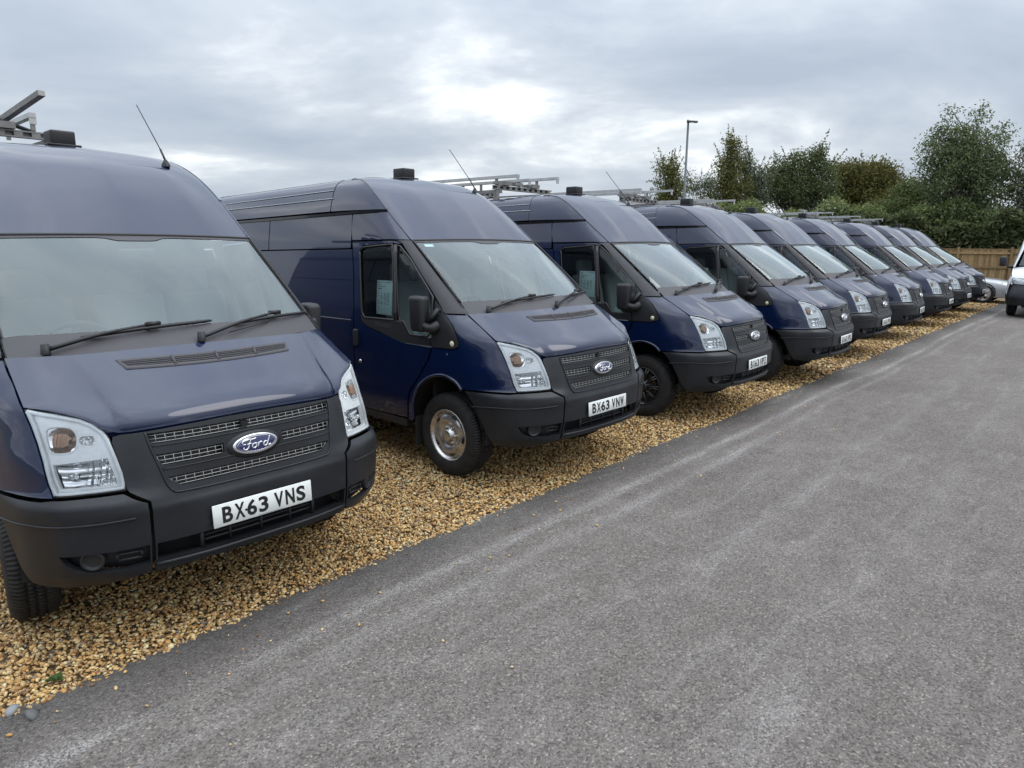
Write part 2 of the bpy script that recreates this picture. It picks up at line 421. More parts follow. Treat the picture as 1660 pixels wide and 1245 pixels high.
def piece(name,poly,mapf,material,parent,holes=(),sp=.035,off=0.,gap=.0045,skirt=.02,side=1,out=(1,0,0),mirror=True):
    """a trimmed panel of the surface mapf(a,b); side=-1 is the van's right-hand side"""
    poly=list(poly); 
    if area(poly)<0: poly=poly[::-1]
    if gap: poly=shrink(poly,gap)
    hs=[list(h) for h in holes]
    V,T=triangulate(poly,hs,sp)
    a,b=V[:,0],V[:,1];e=.004
    def nrm(f):
        q=np.cross(f(a+e,b)-f(a-e,b),f(a,b+e)-f(a,b-e)); return q/(np.linalg.norm(q,axis=1,keepdims=True)+1e-12)
    N=nrm(mapf); flip=(N@np.array(out)).mean()<0
    if flip: N=-N;T=T[:,::-1]
    if callable(off):
        sg=-1 if flip else 1
        def mo(a2,b2):
            q=np.cross(mapf(a2+e,b2)-mapf(a2-e,b2),mapf(a2,b2+e)-mapf(a2,b2-e)); q=sg*q/(np.linalg.norm(q,axis=1,keepdims=True)+1e-12)
            return mapf(a2,b2)+q*np.asarray(off(a2,b2))[:,None]
        P=mo(a,b); N=sg*nrm(mo)
    else: P=mapf(a,b)+N*off
    Vv=[tuple(p) for p in P];Nn=[tuple(n) for n in N];Ff=[tuple(t) for t in T]
    if skirt:
        ed={}
        for t in T:
            for i in range(3):
                q=(t[i],t[(i+1)%3]);ed[q]=ed.get(q,0)+1
        be=[q for q in ed if (q[1],q[0]) not in ed]
        cen=P.mean(0)
        mp={}
        for q in be:
            ids=[]
            for k in q:
                if k not in mp:
                    mp[k]=len(Vv);Vv.append(tuple(P[k]));Nn.append((0,0,0))
                    Vv.append(tuple(P[k]-N[k]*skirt));Nn.append((0,0,0))
                ids.append(mp[k])
            Ff.append((ids[1],ids[0],ids[0]+1,ids[1]+1))
            d=np.array(Vv[ids[1]])-np.array(Vv[ids[0]]);nn=np.cross(d,-np.array(N[q[0]]));nn=-nn/(np.linalg.norm(nn)+1e-9)
            for i in ids:
                for z in (i,i+1): Nn[z]=tuple(np.array(Nn[z])+nn)
        for i in range(len(P),len(Nn)):
            l=np.linalg.norm(Nn[i]);Nn[i]=tuple(np.array(Nn[i])/(l if l>1e-9 else 1)) if l>1e-9 else (1,0,0)
    if side<0:
        Vv=[(-v[0],v[1],v[2]) for v in Vv];Nn=[(-v[0],v[1],v[2]) for v in Nn];Ff=[f[::-1] for f in Ff]
    return mk(name,Vv,Ff,material,parent,True,Nn)

# ---------------------------------------------------------------- the van's outer skin: x as a function of place, read off three views
def pchip(x,y,xq):
    x=np.asarray(x,float);y=np.asarray(y,float);xq=np.asarray(xq,float)
    h=np.diff(x);d=np.diff(y)/h
    m=np.zeros_like(y)
    if len(x)==2: m[:]=d[0]
    else:
        for i in range(1,len(x)-1):
            if d[i-1]*d[i]>0:
                w1=2*h[i]+h[i-1];w2=h[i]+2*h[i-1];m[i]=(w1+w2)/(w1/d[i-1]+w2/d[i])
        m[0]=d[0];m[-1]=d[-1]
    k=np.clip(np.searchsorted(x,xq)-1,0,len(x)-2)
    t=(xq-x[k])/h[k];lo=t<0;hi=t>1
    tt=np.clip(t,0,1)
    r=(2*tt**3-3*tt**2+1)*y[k]+(tt**3-2*tt**2+tt)*h[k]*m[k]+(-2*tt**3+3*tt**2)*y[k+1]+(tt**3-tt**2)*h[k]*m[k+1]
    r=np.where(lo,y[0]+(xq-x[0])*m[0],r);r=np.where(hi,y[-1]+(xq-x[-1])*m[-1],r)
    return r
RB=9.0
LOW={
.34:[(0,.08),(.3,.095),(.5,.12),(.7,.22),(.83,.34),(.895,.43),(.92,.56),(.925,1.),(.925,RB)],
.397:[(0,.035),(.3,.045),(.506,.075),(.7,.165),(.83,.27),(.915,.42),(.94,.6),(.945,1.2),(.945,RB)],
.435:[(0,.02),(.3,.03),(.5,.065),(.72,.15),(.84,.25),(.922,.42),(.947,.6),(.95,1.2),(.95,RB)],
.55:[(0,.015),(.3,.02),(.505,.045),(.7,.115),(.84,.225),(.93,.42),(.953,.62),(.957,1.2),(.957,RB)],
.66:[(0,.012),(.3,.018),(.51,.04),(.7,.11),(.845,.22),(.935,.42),(.956,.62),(.96,1.2),(.96,RB)],
.70:[(0,.014),(.3,.02),(.51,.036),(.7,.106),(.845,.215),(.937,.42),(.957,.62),(.96,1.2),(.96,RB)],
.74:[(0,.03),(.3,.035),(.51,.045),(.70,.109),(.845,.218),(.935,.427),(.956,.628),(.96,1.2),(.96,RB)],
.797:[(0,.045),(.3,.05),(.5,.072),(.58,.114),(.70,.167),(.822,.25),(.912,.46),(.951,.66),(.959,1.2),(.96,RB)],
.90:[(0,.06),(.3,.068),(.49,.10),(.58,.147),(.70,.205),(.835,.305),(.923,.5),(.957,.7),(.96,1.2),(.96,RB)],
1.03:[(0,.088),(.3,.10),(.49,.145),(.556,.187),(.70,.268),(.838,.37),(.918,.55),(.954,.75),(.958,1.2),(.958,RB)],
1.152:[(0,.13),(.3,.15),(.556,.25),(.70,.335),(.842,.442),(.906,.60),(.95,.80),(.953,1.2),(.953,RB)],
1.25:[(0,.2),(.3,.23),(.6,.35),(.75,.47),(.835,.61),(.897,.73),(.941,.90),(.947,1.25),(.947,RB)],
1.335:[(0,.35),(.3,.37),(.65,.5),(.75,.62),(.823,.773),(.88,.845),(.925,.97),(.94,1.25),(.94,RB)]}
ZL=sorted(LOW)
UG=np.arange(0,7,.004)
TAB=[]
for z in ZL:
    a=np.array(LOW[z]);TAB.append(pchip(a[:,0]+a[:,1],a[:,0],UG))
TAB=np.array(TAB)
ZG=np.arange(.32,1.345,.004)
# pchip along z per column (vectorised by looping columns is slow -> linear-in-table monotone)
def _zin():
    out=np.empty((len(ZG),len(UG)))
    x=np.array(ZL);Y=TAB
    h=np.diff(x)[:,None];d=np.diff(Y,axis=0)/h
    m=np.zeros_like(Y)
    w1=2*h[1:]+h[:-1];w2=h[1:]+2*h[:-1]
    with np.errstate(all='ignore'):
        mm=(w1+w2)/(w1/d[:-1]+w2/d[1:])
    m[1:-1]=np.where(d[:-1]*d[1:]>0,mm,0);m[0]=d[0];m[-1]=d[-1]
    for i,z in enumerate(ZG):
        k=int(np.clip(np.searchsorted(x,z)-1,0,len(x)-2));t=(z-x[k])/h[k,0]
        if t<0: out[i]=Y[0]+(z-x[0])*m[0];continue
        if t>1: out[i]=Y[-1]+(z-x[-1])*m[-1];continue
        out[i]=(2*t**3-3*t**2+1)*Y[k]+(t**3-2*t**2+t)*h[k]*m[k]+(-2*t**3+3*t**2)*Y[k+1]+(t**3-t**2)*h[k]*m[k+1]
    return out
XT=_zin()
def low_x(u,z):
    u=np.asarray(u,float);z=np.asarray(z,float)
    a=np.clip((u-UG[0])/.004,0,len(UG)-1.001);b=np.clip((z-ZG[0])/.004,0,len(ZG)-1.001)
    i=a.astype(int);j=b.astype(int);fa=a-i;fb=b-j
    return (XT[j,i]*(1-fa)+XT[j,i+1]*fa)*(1-fb)+(XT[j+1,i]*(1-fa)+XT[j+1,i+1]*fa)*fb
def low_uz(u,z):
    x=low_x(u,z);return np.stack([x,u-x,z],-1)
def low_x_of_y(y,z):
    y=np.asarray(y,float);z=np.asarray(z,float)
    lo=y+0.0;hi=y+1.05
    for _ in range(40):
        mid=(lo+hi)/2;v=mid-low_x(mid,z);g=v<y
        lo=np.where(g,mid,lo);hi=np.where(g,hi,mid)
    return low_x((lo+hi)/2,z)
# upper: x as function of q=y-y0(z)
def y0(z): return pchip([1.335,1.6,1.895,2.15,2.40],[.773,1.112,1.49,1.832,2.18],z)
UP={1.335:[(0,.823),(.07,.88),(.195,.925),(.47,.94),(RB,.94)],
1.6:[(0,.80),(.04,.843),(.12,.878),(.35,.903),(RB,.905)],
1.895:[(0,.775),(.04,.812),(.12,.84),(.3,.855),(RB,.858)],
2.15:[(0,.755),(.06,.775),(.2,.792),(.5,.80),(RB,.80)]}
ZU=sorted(UP)
def up_x(y,z):
    y=np.atleast_1d(np.asarray(y,float));z=np.atleast_1d(np.asarray(z,float))
    y,z=np.broadcast_arrays(y,z)
    q=y-y0(z)
    V=np.stack([pchip([a for a,b in UP[k]],[b for a,b in UP[k]],q) for k in ZU])
    t=np.clip(z,1.335,2.2)
    out=np.empty_like(q)
    # piecewise quadratic-ish: use linear/pchip per point
    xs=np.array(ZU)
    k=np.clip(np.searchsorted(xs,t)-1,0,2)
    h=np.diff(xs);d=np.diff(V,axis=0)/h[:,None]
    m=np.zeros_like(V);m[0]=d[0];m[-1]=d[-1]
    for i in (1,2): m[i]=(d[i-1]*h[i]+d[i]*h[i-1])/(h[i]+h[i-1])
    idx=np.arange(q.size);qf=q.ravel();V=V.reshape(4,-1);m=m.reshape(4,-1);kf=k.ravel();tf=((t-xs[k])/h[k]).ravel();hf=h[kf]
    o=(2*tf**3-3*tf**2+1)*V[kf,idx]+(tf**3-2*tf**2+tf)*hf*m[kf,idx]+(-2*tf**3+3*tf**2)*V[kf+1,idx]+(tf**3-tf**2)*hf*m[kf+1,idx]
    return o.reshape(q.shape)
def side_x(y,z):
    y=np.atleast_1d(np.asarray(y,float));z=np.atleast_1d(np.asarray(z,float))
    return np.where(z<=1.335,low_x_of_y(y,np.minimum(z,1.335)),up_x(y,np.maximum(z,1.335)))

# ---------------------------------------------------------------- the place: ground, road, gravel
LANE=math.atan(1.1322); E0=Vector((-1.289,3.325,0)); EX=Vector((math.cos(LANE),math.sin(LANE),0)); EY=Vector((-math.sin(LANE),math.cos(LANE),0))  # EY points back, under the vans
def sheet(name,pts,z,material,rz=0,loc=(0,0,0)):
    o=mk(name,[(x,y,0) for x,y in pts],[tuple(range(len(pts)))],material,None,False); o.location=(loc[0],loc[1],z); o.rotation_euler=(0,0,rz); o['kind']='structure'; return o
sheet('ground',[(-600,-600),(600,-600),(600,600),(-600,600)],-.06,'verge')
# ragged edge between road and gravel
nn=260; eg=[]
for i in range(nn+1):
    x=-9+i*(60/nn); eg.append((x,.018*math.sin(x*2.1)+.012*math.sin(x*6.7+1)+float(rng.normal(0,.006))))
sheet('road',[(-9,-45),(75,-45),(75,.0)]+[(51,0)]+eg[::-1],-.002,'asphalt',LANE,E0)
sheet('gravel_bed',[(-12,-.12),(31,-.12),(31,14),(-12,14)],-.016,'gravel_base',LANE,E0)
def icosa():
    t=(1+5**.5)/2; V=np.array([(-1,t,0),(1,t,0),(-1,-t,0),(1,-t,0),(0,-1,t),(0,1,t),(0,-1,-t),(0,1,-t),(t,0,-1),(t,0,1),(-t,0,-1),(-t,0,1)],float); V/=np.linalg.norm(V[0])
    F=np.array([(0,11,5),(0,5,1),(0,1,7),(0,7,10),(0,10,11),(1,5,9),(5,11,4),(11,10,2),(10,7,6),(7,1,8),(3,9,4),(3,4,2),(3,2,6),(3,6,8),(3,8,9),(4,9,5),(2,4,11),(6,2,10),(8,6,7),(9,8,1)]); return V,F
def stones(name,pos,size,col,smooth=True):
    V0,F0=icosa(); n=len(pos)
    var=np.array([V0*(1+rng.normal(0,.17,(12,1))) for _ in range(24)])
    sc=np.stack([rng.uniform(.85,1.35,n),rng.uniform(.65,1.0,n),rng.uniform(.38,.62,n)],-1)*size[:,None]
    a=rng.uniform(0,2*PI,n); tx=rng.normal(0,.45,n); ty=rng.normal(0,.45,n)
    ca,sa=np.cos(a),np.sin(a)
    P=var[rng.integers(0,24,n)]*sc[:,None,:]
    y=P[:,:,1]*np.cos(tx)[:,None]-P[:,:,2]*np.sin(tx)[:,None]; z=P[:,:,1]*np.sin(tx)[:,None]+P[:,:,2]*np.cos(tx)[:,None]; x=P[:,:,0]
    x2=x*np.cos(ty)[:,None]+z*np.sin(ty)[:,None]; z2=-x*np.sin(ty)[:,None]+z*np.cos(ty)[:,None]
    X=x2*ca[:,None]-y*sa[:,None]; Y=x2*sa[:,None]+y*ca[:,None]
    W=np.stack([X,Y,z2],-1)+pos[:,None,:]
    T=(F0[None]+12*np.arange(n)[:,None,None]).reshape(-1,3)
    return bigmesh(name,W.reshape(-1,3),T,np.repeat(col,12,0),'stone',None,smooth)
PAL=np.array([(.74,.60,.36),(.80,.70,.50),(.64,.46,.22),(.52,.33,.14),(.36,.21,.09),(.21,.12,.06),(.42,.35,.27),(.22,.21,.205),(.68,.54,.32),(.58,.40,.20)]); PAL=PAL*np.array([1.12,1.0,.80]); PW=np.array([.15,.09,.17,.17,.13,.08,.05,.04,.08,.07]); PW=PW/PW.sum()
def lay(s0,s1,t0,t1,dens,r0,r1,lift=.0):
    n=int((s1-s0)*(t1-t0)*dens); s=rng.uniform(s0,s1,n); t=rng.uniform(t0,t1,n)
    edge=np.interp(s,[e[0] for e in eg],[e[1] for e in eg])
    keep=t>edge-.025-rng.exponential(.012,n)
    s,t=s[keep],t[keep]; n=len(s); size=rng.uniform(r0,r1,n)*rng.choice([1,1,1,1.35],n)
    P=np.outer(s,np.array(EX))+np.outer(t,np.array(EY))+np.array(E0); P[:,2]=-.010+rng.uniform(0,.013,n)+lift
    c=PAL[rng.choice(len(PAL),n,p=PW)]*rng.uniform(.75,1.25,(n,1)); return P,size,np.clip(c,0,.9)
parts=[lay(-2.6,1.6,-.05,1.7,4300,.0072,.0118),lay(1.6,4.2,-.05,2.3,2900,.0085,.0135),lay(4.2,8,-.05,2.6,1350,.0105,.0165),lay(8,15,-.05,2.6,420,.016,.025),lay(15,29,-.05,2.6,150,.02,.032),lay(-2.6,4,1.7,3.2,500,.012,.018)]
g=stones('gravel',np.vstack([p[0] for p in parts]),np.concatenate([p[1] for p in parts]),np.vstack([p[2] for p in parts])); g['kind']='stuff'; g['label']='golden brown pea gravel spread under and before the vans'; g['category']='gravel'
# loose chips kicked onto the tarmac
n=170; s=rng.uniform(-2.4,12,n); t=-np.abs(rng.exponential(.28,n))-.03
P=np.outer(s,np.array(EX))+np.outer(t,np.array(EY))+np.array(E0); P[:,2]=.004
k2=rng.choice(len(PAL),n,p=PW)
q=stones('loose_chippings',P,rng.uniform(.005,.011,n),PAL[k2]*rng.uniform(.8,1.2,(n,1))); q['kind']='stuff'; q['label']='stray gravel chips scattered on the tarmac beside the gravel edge'; q['category']='gravel'
def rock(px,py,r,label,col):
    p=GX(px,py); o=stones('stone',np.array([[p.x,p.y,r*.25]]),np.array([r]),np.array([col]),False); tag(o,label,'stone')
rock(18,1155,.032,'pale grey angular stone at the gravel corner, nearest the frame edge',(.30,.32,.34))
rock(52,1160,.030,'dark grey angular stone lying where gravel meets tarmac, right of the paler one',(.13,.14,.15))
# small weed
def weed():
    p=GX(92,1107); V=[];F=[];C=[]
    for i in range(9):
        a=i*.7+.3; L=.026+.010*(i%3); d=Vector((math.cos(a),math.sin(a),0)); k=Vector((-d.y,d.x,0)); b=Vector((p.x,p.y,.012))
        q=[b,b+d*L*.5+k*.010+Vector((0,0,.018)),b+d*L+Vector((0,0,.015)),b+d*L*.5-k*.010+Vector((0,0,.018))]
        j=len(V);V+=[tuple(x) for x in q];F.append((j,j+1,j+2,j+3));C+=[(.07,.12,.035)]*4
    o=empty('weed',(0,0,0)); bigmesh('leaves',V,F,np.array(C),'leaf',o); tag(o,'tiny green weed growing through the gravel by the tarmac edge','weed')
weed()

# ---------------------------------------------------------------- fence
def fence():
    A=PX(1440,400,36.2); B=PX(1760,396,33.6); A.z=B.z=0; d=(B-A); L=d.length; u=d.normalized(); rz=math.atan2(u.y,u.x)
    F=empty('timber_fence',A,rz); tag(F,'brown close-board timber fence below the ivy hedge at the far end','fence')
    def bx(name,size,mat_,r=.006):
        mb=MB(); mb.box((0,0,0),size); o=mb.build(name,mat_,F); return o
    n=int(L/.108); b0=bx('board',(.112,.018,1.74),'fence_wood')
    for i in range(n):
        o=b0 if i==0 else b0.copy()
        if i: COL.objects.link(o)
        o.location=(.06+i*.108,.0+.006*(i%2),.93+float(rng.normal(0,.004))); o.rotation_euler=(0,float(rng.normal(0,.003)),.06)
    p0=bx('post',(.105,.105,1.92),'fence_wood')
    k=0
    x=.85
    while x<L:
        o=p0 if k==0 else p0.copy()
        if k: COL.objects.link(o)
        o.location=(x,-.075,.96); k+=1; x+=2.30
    r0=bx('rail',(2.19,.055,.09),'fence_wood'); k=0; x=.85
    while x<L-2.3:
        for z in (1.62,.92,.25):
            o=r0 if k==0 else r0.copy()
            if k: COL.objects.link(o)
            o.location=(x+1.15,-.045,z); k+=1
        x+=2.30
    c0=bx('capping',(2.29,.07,.03),'fence_wood'); k=0; x=.85
    while x<L-2.3:
        o=c0 if k==0 else c0.copy()
        if k: COL.objects.link(o)
        o.location=(x+1.15,-.0,1.82); k+=1; x+=2.30
fence()
# ---------------------------------------------------------------- foliage
def leaf_cloud(P,size,pal,pw,droop=0.):
    n=len(P); a=rng.normal(0,1,(n,3)); a[:,2]-=droop; a/=np.linalg.norm(a,axis=1,keepdims=True); b=np.cross(a,rng.normal(0,1,(n,3))); b/=np.linalg.norm(b,axis=1,keepdims=True)
    s=(size*rng.uniform(.6,1.35,n))[:,None]
    Q=np.stack([P-a*s,P+b*s*.42,P+a*s,P-b*s*.42],1).reshape(-1,3)
    T=np.arange(4*n).reshape(-1,4); c=1.3*pal[rng.choice(len(pal),n,p=pw)]*rng.uniform(.7,1.3,(n,1)); return Q,T,np.repeat(c,4,0)
DARK=np.array([(.065,.083,.036),(.09,.11,.046),(.115,.13,.056),(.15,.15,.07)]); MID=np.array([(.07,.092,.034),(.095,.118,.044),(.12,.138,.055),(.16,.155,.07)]); OLIVE=np.array([(.075,.085,.028),(.115,.115,.036),(.155,.14,.046),(.09,.10,.034)]); GREYG=np.array([(.085,.10,.06),(.11,.125,.078),(.14,.15,.10),(.17,.175,.12)])
PW4=np.array([.3,.35,.25,.1])
def tree(label,Y,base_px,blobs,pal,leaf=.12,trunk=.16,dens=.92,cat='tree',group=None,droop=0.,tight=.27,name='tree'):
    """blobs: (px,py,rx_px,rz_px,clusters) read off the photograph and set at the tree's real depth"""
    k=Y/FPX*1.05; b=PX(base_px,400,Y); root=empty(name,(b.x,b.y,0)); base=np.array([b.x,b.y,0.])
    CC=[]
    for px,py,rx,rz,n in blobs:
        c=np.array(PX(px,py,Y)); m_=int(n*dens); q=rng.normal(0,1,(m_,3)); q/=np.linalg.norm(q,axis=1,keepdims=True); q*=rng.uniform(.1,1,(m_,1))**.5
        CC.append(c+q*np.array([rx*k,rx*k*.8,rz*k]))
    CC=np.vstack(CC); top=CC[:,2].max()
    P=[];
    for c in CC:
        m_=rng.integers(35,75); P.append(c+np.clip(rng.normal(0,tight,(m_,3)),-1.7*tight,1.7*tight)*np.array([1,1,.8])-np.abs(rng.normal(0,.3*droop,(m_,1)))*np.array([0,0,1.]))
    SH=[]
    for c in CC[rng.choice(len(CC),min(26,len(CC)),replace=False)]:
        d=c-CC.mean(0); d=d/np.linalg.norm(d)+np.array([0,0,.7 if droop==0 else .2]); d/=np.linalg.norm(d); Ls=rng.uniform(.5,1.25); e=c+d*Ls; SH.append((c,e)); t=rng.uniform(0,1,(26,1)); P.append(c+(e-c)*t+rng.normal(0,.07,(26,3))*(1.2-t))
    P=np.vstack(P)-base; Q,T,col=leaf_cloud(P,leaf,pal,PW4,droop)
    bigmesh('crown',Q,T,col,'leaf',root)
    mb=MB(); cx=CC.mean(0)
    zs=np.linspace(0,top*.9,9); ax=[np.array([(cx[0]-base[0])*(z/top)**1.2+.12*math.sin(z*1.3),(cx[1]-base[1])*(z/top)**1.2,z]) for z in zs]
    mb.tube(ax,[trunk*(1-.88*i/8) for i in range(9)],8)
    sel=CC[rng.permutation(len(CC))[:min(170,len(CC))]]-base
    for c in sel:
        z=max(.8,c[2]*rng.uniform(.45,.72)); i=min(7,int(z/(top*.9)*8)); a0=ax[i]; mid=(a0+c)/2+np.array([0,0,.12*np.linalg.norm(c-a0)])+rng.normal(0,.1,3)
        mb.tube(cat_rom([a0,mid,c],3),[trunk*.26*(1-.85*j/6) for j in range(7)],5)
    for c,e in SH: mb.tube([c-base,e-base],[.014,.005],4)
    mb.build('trunk','bark',root,True)
    tag(root,label,cat,group); return root
G_='trees beyond the fence'
tree('slender birch with drooping leaves just left of the lamp post',43,1088,[(1083,272,14,20,30),(1090,300,22,24,45),(1080,318,20,15,30)],OLIVE,.075,.10,group=G_,droop=.8)
tree('thin sparse sapling right of the lamp post',44,1132,[(1128,300,22,16,22),(1120,285,10,14,8),(1142,312,18,14,22)],GREYG,.06,.07,.5,group=G_)
tree('tall pointed birch, its yellow-green tip above its neighbours',45,1187,[(1186,238,9,18,26),(1184,268,17,24,52),(1172,306,26,24,60),(1196,312,24,24,50)],OLIVE,.075,.13,group=G_,droop=.6)
tree('narrow grey-green birch between the pointed birch and the broad dark trees',46,1216,[(1207,262,12,20,30),(1222,290,20,24,55),(1225,318,24,20,50)],GREYG,.075,.12,group=G_,droop=.5)
tree('broad grey-green tree with a leaning top, left of the olive oak',47,1290,[(1325,256,12,16,20),(1300,268,24,22,60),(1265,282,24,22,60),(1258,310,36,26,90),(1300,312,40,28,110),(1335,300,26,34,80)],DARK,.085,.2,group=G_)
tree('rounded olive-brown oak in the middle of the tree line',50,1405,[(1405,282,34,18,110),(1380,300,34,26,110),(1432,298,32,24,110),(1405,325,52,26,150),(1360,275,14,10,18)],OLIVE*np.array([1.0,.92,.9]),.095,.26,group=G_,tight=.42)
tree('low dark green bush-like tree between the oak and the tallest tree',44,1478,[(1475,318,28,22,80),(1500,325,32,28,90),(1450,345,34,24,80)],MID*1.1,.08,.12,group=G_)
tree('tallest tree, airy grey-green crown at the right',40,1562,[(1540,195,8,18,12),(1592,190,10,12,10),(1545,232,40,28,100),(1600,232,34,30,80),(1530,262,40,26,90),(1575,272,52,30,150),(1620,280,30,34,80),(1540,305,52,26,120),(1600,318,50,26,120),(1565,345,60,20,90)],GREYG*np.array([.95,1.05,.8]),.085,.24,.52,group=G_,tight=.27)
tree('thin tree half cut by the right frame edge',39,1668,[(1664,262,12,30,26),(1672,300,22,30,50),(1660,325,18,18,26)],GREYG*.85,.065,.12,group=G_)
def hedge(label,x0,x1,Y0,Y1,zt,depth,pal,leaf,n,zb,name='hedge'):
    A=PX(x0,400,Y0);B=PX(x1,400,Y1);A.z=B.z=0;u=(B-A).normalized();v=Vector((-u.y,u.x,0));L=(B-A).length
    root=empty(name,A,math.atan2(u.y,u.x))
    xx=rng.uniform(0,L,n);dd=rng.uniform(0,1,n)**1.6*depth;hh=zt+.35*np.sin(xx*1.1)+.22*np.sin(xx*2.9+1)+rng.normal(0,.10,n)
    zz=zb+(hh-zb)*rng.uniform(0,1,n)**.75
    Q,T,c=leaf_cloud(np.stack([xx,dd+.12*rng.normal(0,1,n),zz],-1),leaf,pal,PW4); bigmesh('foliage',Q,T,c,'leaf',root)
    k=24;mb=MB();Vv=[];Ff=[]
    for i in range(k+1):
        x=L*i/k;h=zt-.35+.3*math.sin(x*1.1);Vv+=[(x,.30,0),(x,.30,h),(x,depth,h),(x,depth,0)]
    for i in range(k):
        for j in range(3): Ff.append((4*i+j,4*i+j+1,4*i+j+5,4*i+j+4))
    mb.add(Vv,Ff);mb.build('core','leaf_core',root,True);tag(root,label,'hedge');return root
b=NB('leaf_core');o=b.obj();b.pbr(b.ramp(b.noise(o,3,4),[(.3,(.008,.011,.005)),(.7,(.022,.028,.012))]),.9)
hedge('dark glossy ivy hedge standing right behind the timber fence',1395,1780,37.2,34.4,3.25,1.1,DARK*.72,.12,24000,1.2)
hedge('lighter green wild hedge rising behind the ivy hedge',1150,1790,41.5,37.6,4.1,1.6,MID*1.5,.085,36000,1.5)
# ---------------------------------------------------------------- street lamp
def lamp():
    p=PX(1108.5,330,38); root=empty('street_lamp',(p.x,p.y,0)); zt=PX(1108.5,197,38).z
    mb=MB();mb.tube([(0,0,0),(0,0,1.2),(0,0,1.25),(0,0,zt)],[.105,.105,.075,.055],14);mb.build('pole','lamp_pole',root,True)
    mb=MB();mb.tube([(-.06,0,zt),(.02,0,zt+.01)],.09,12);mb.build('bracket','lamp_pole',root,True)
    rbox('lamp_head',(.50,.24,.09),.035,'lamp_pole',root,loc=(.24,0,zt-.005),rot=(0,math.radians(3),0))
    mb=MB();mb.box((.27,0,zt-.058),(.32,.17,.012));mb.build('lamp_glass','lens',root)
    tag(root,'tall grey street lamp with flat head rising behind the vans','street lamp')
lamp()
for i,(ya,yb) in enumerate(((244,240),(252,248))):
    a=PX(1600,ya+4,60);c=PX(1760,yb-7,60);mb=MB();mid=(a+c)/2;mid.z-=.15;mb.tube(cat_rom([a,mid,c],6),.016,5)
    o=mb.build('overhead_wire','black');tag(o,('upper' if i==0 else 'lower')+' thin overhead wire beside the tallest tree at the right edge','wire','overhead wires')
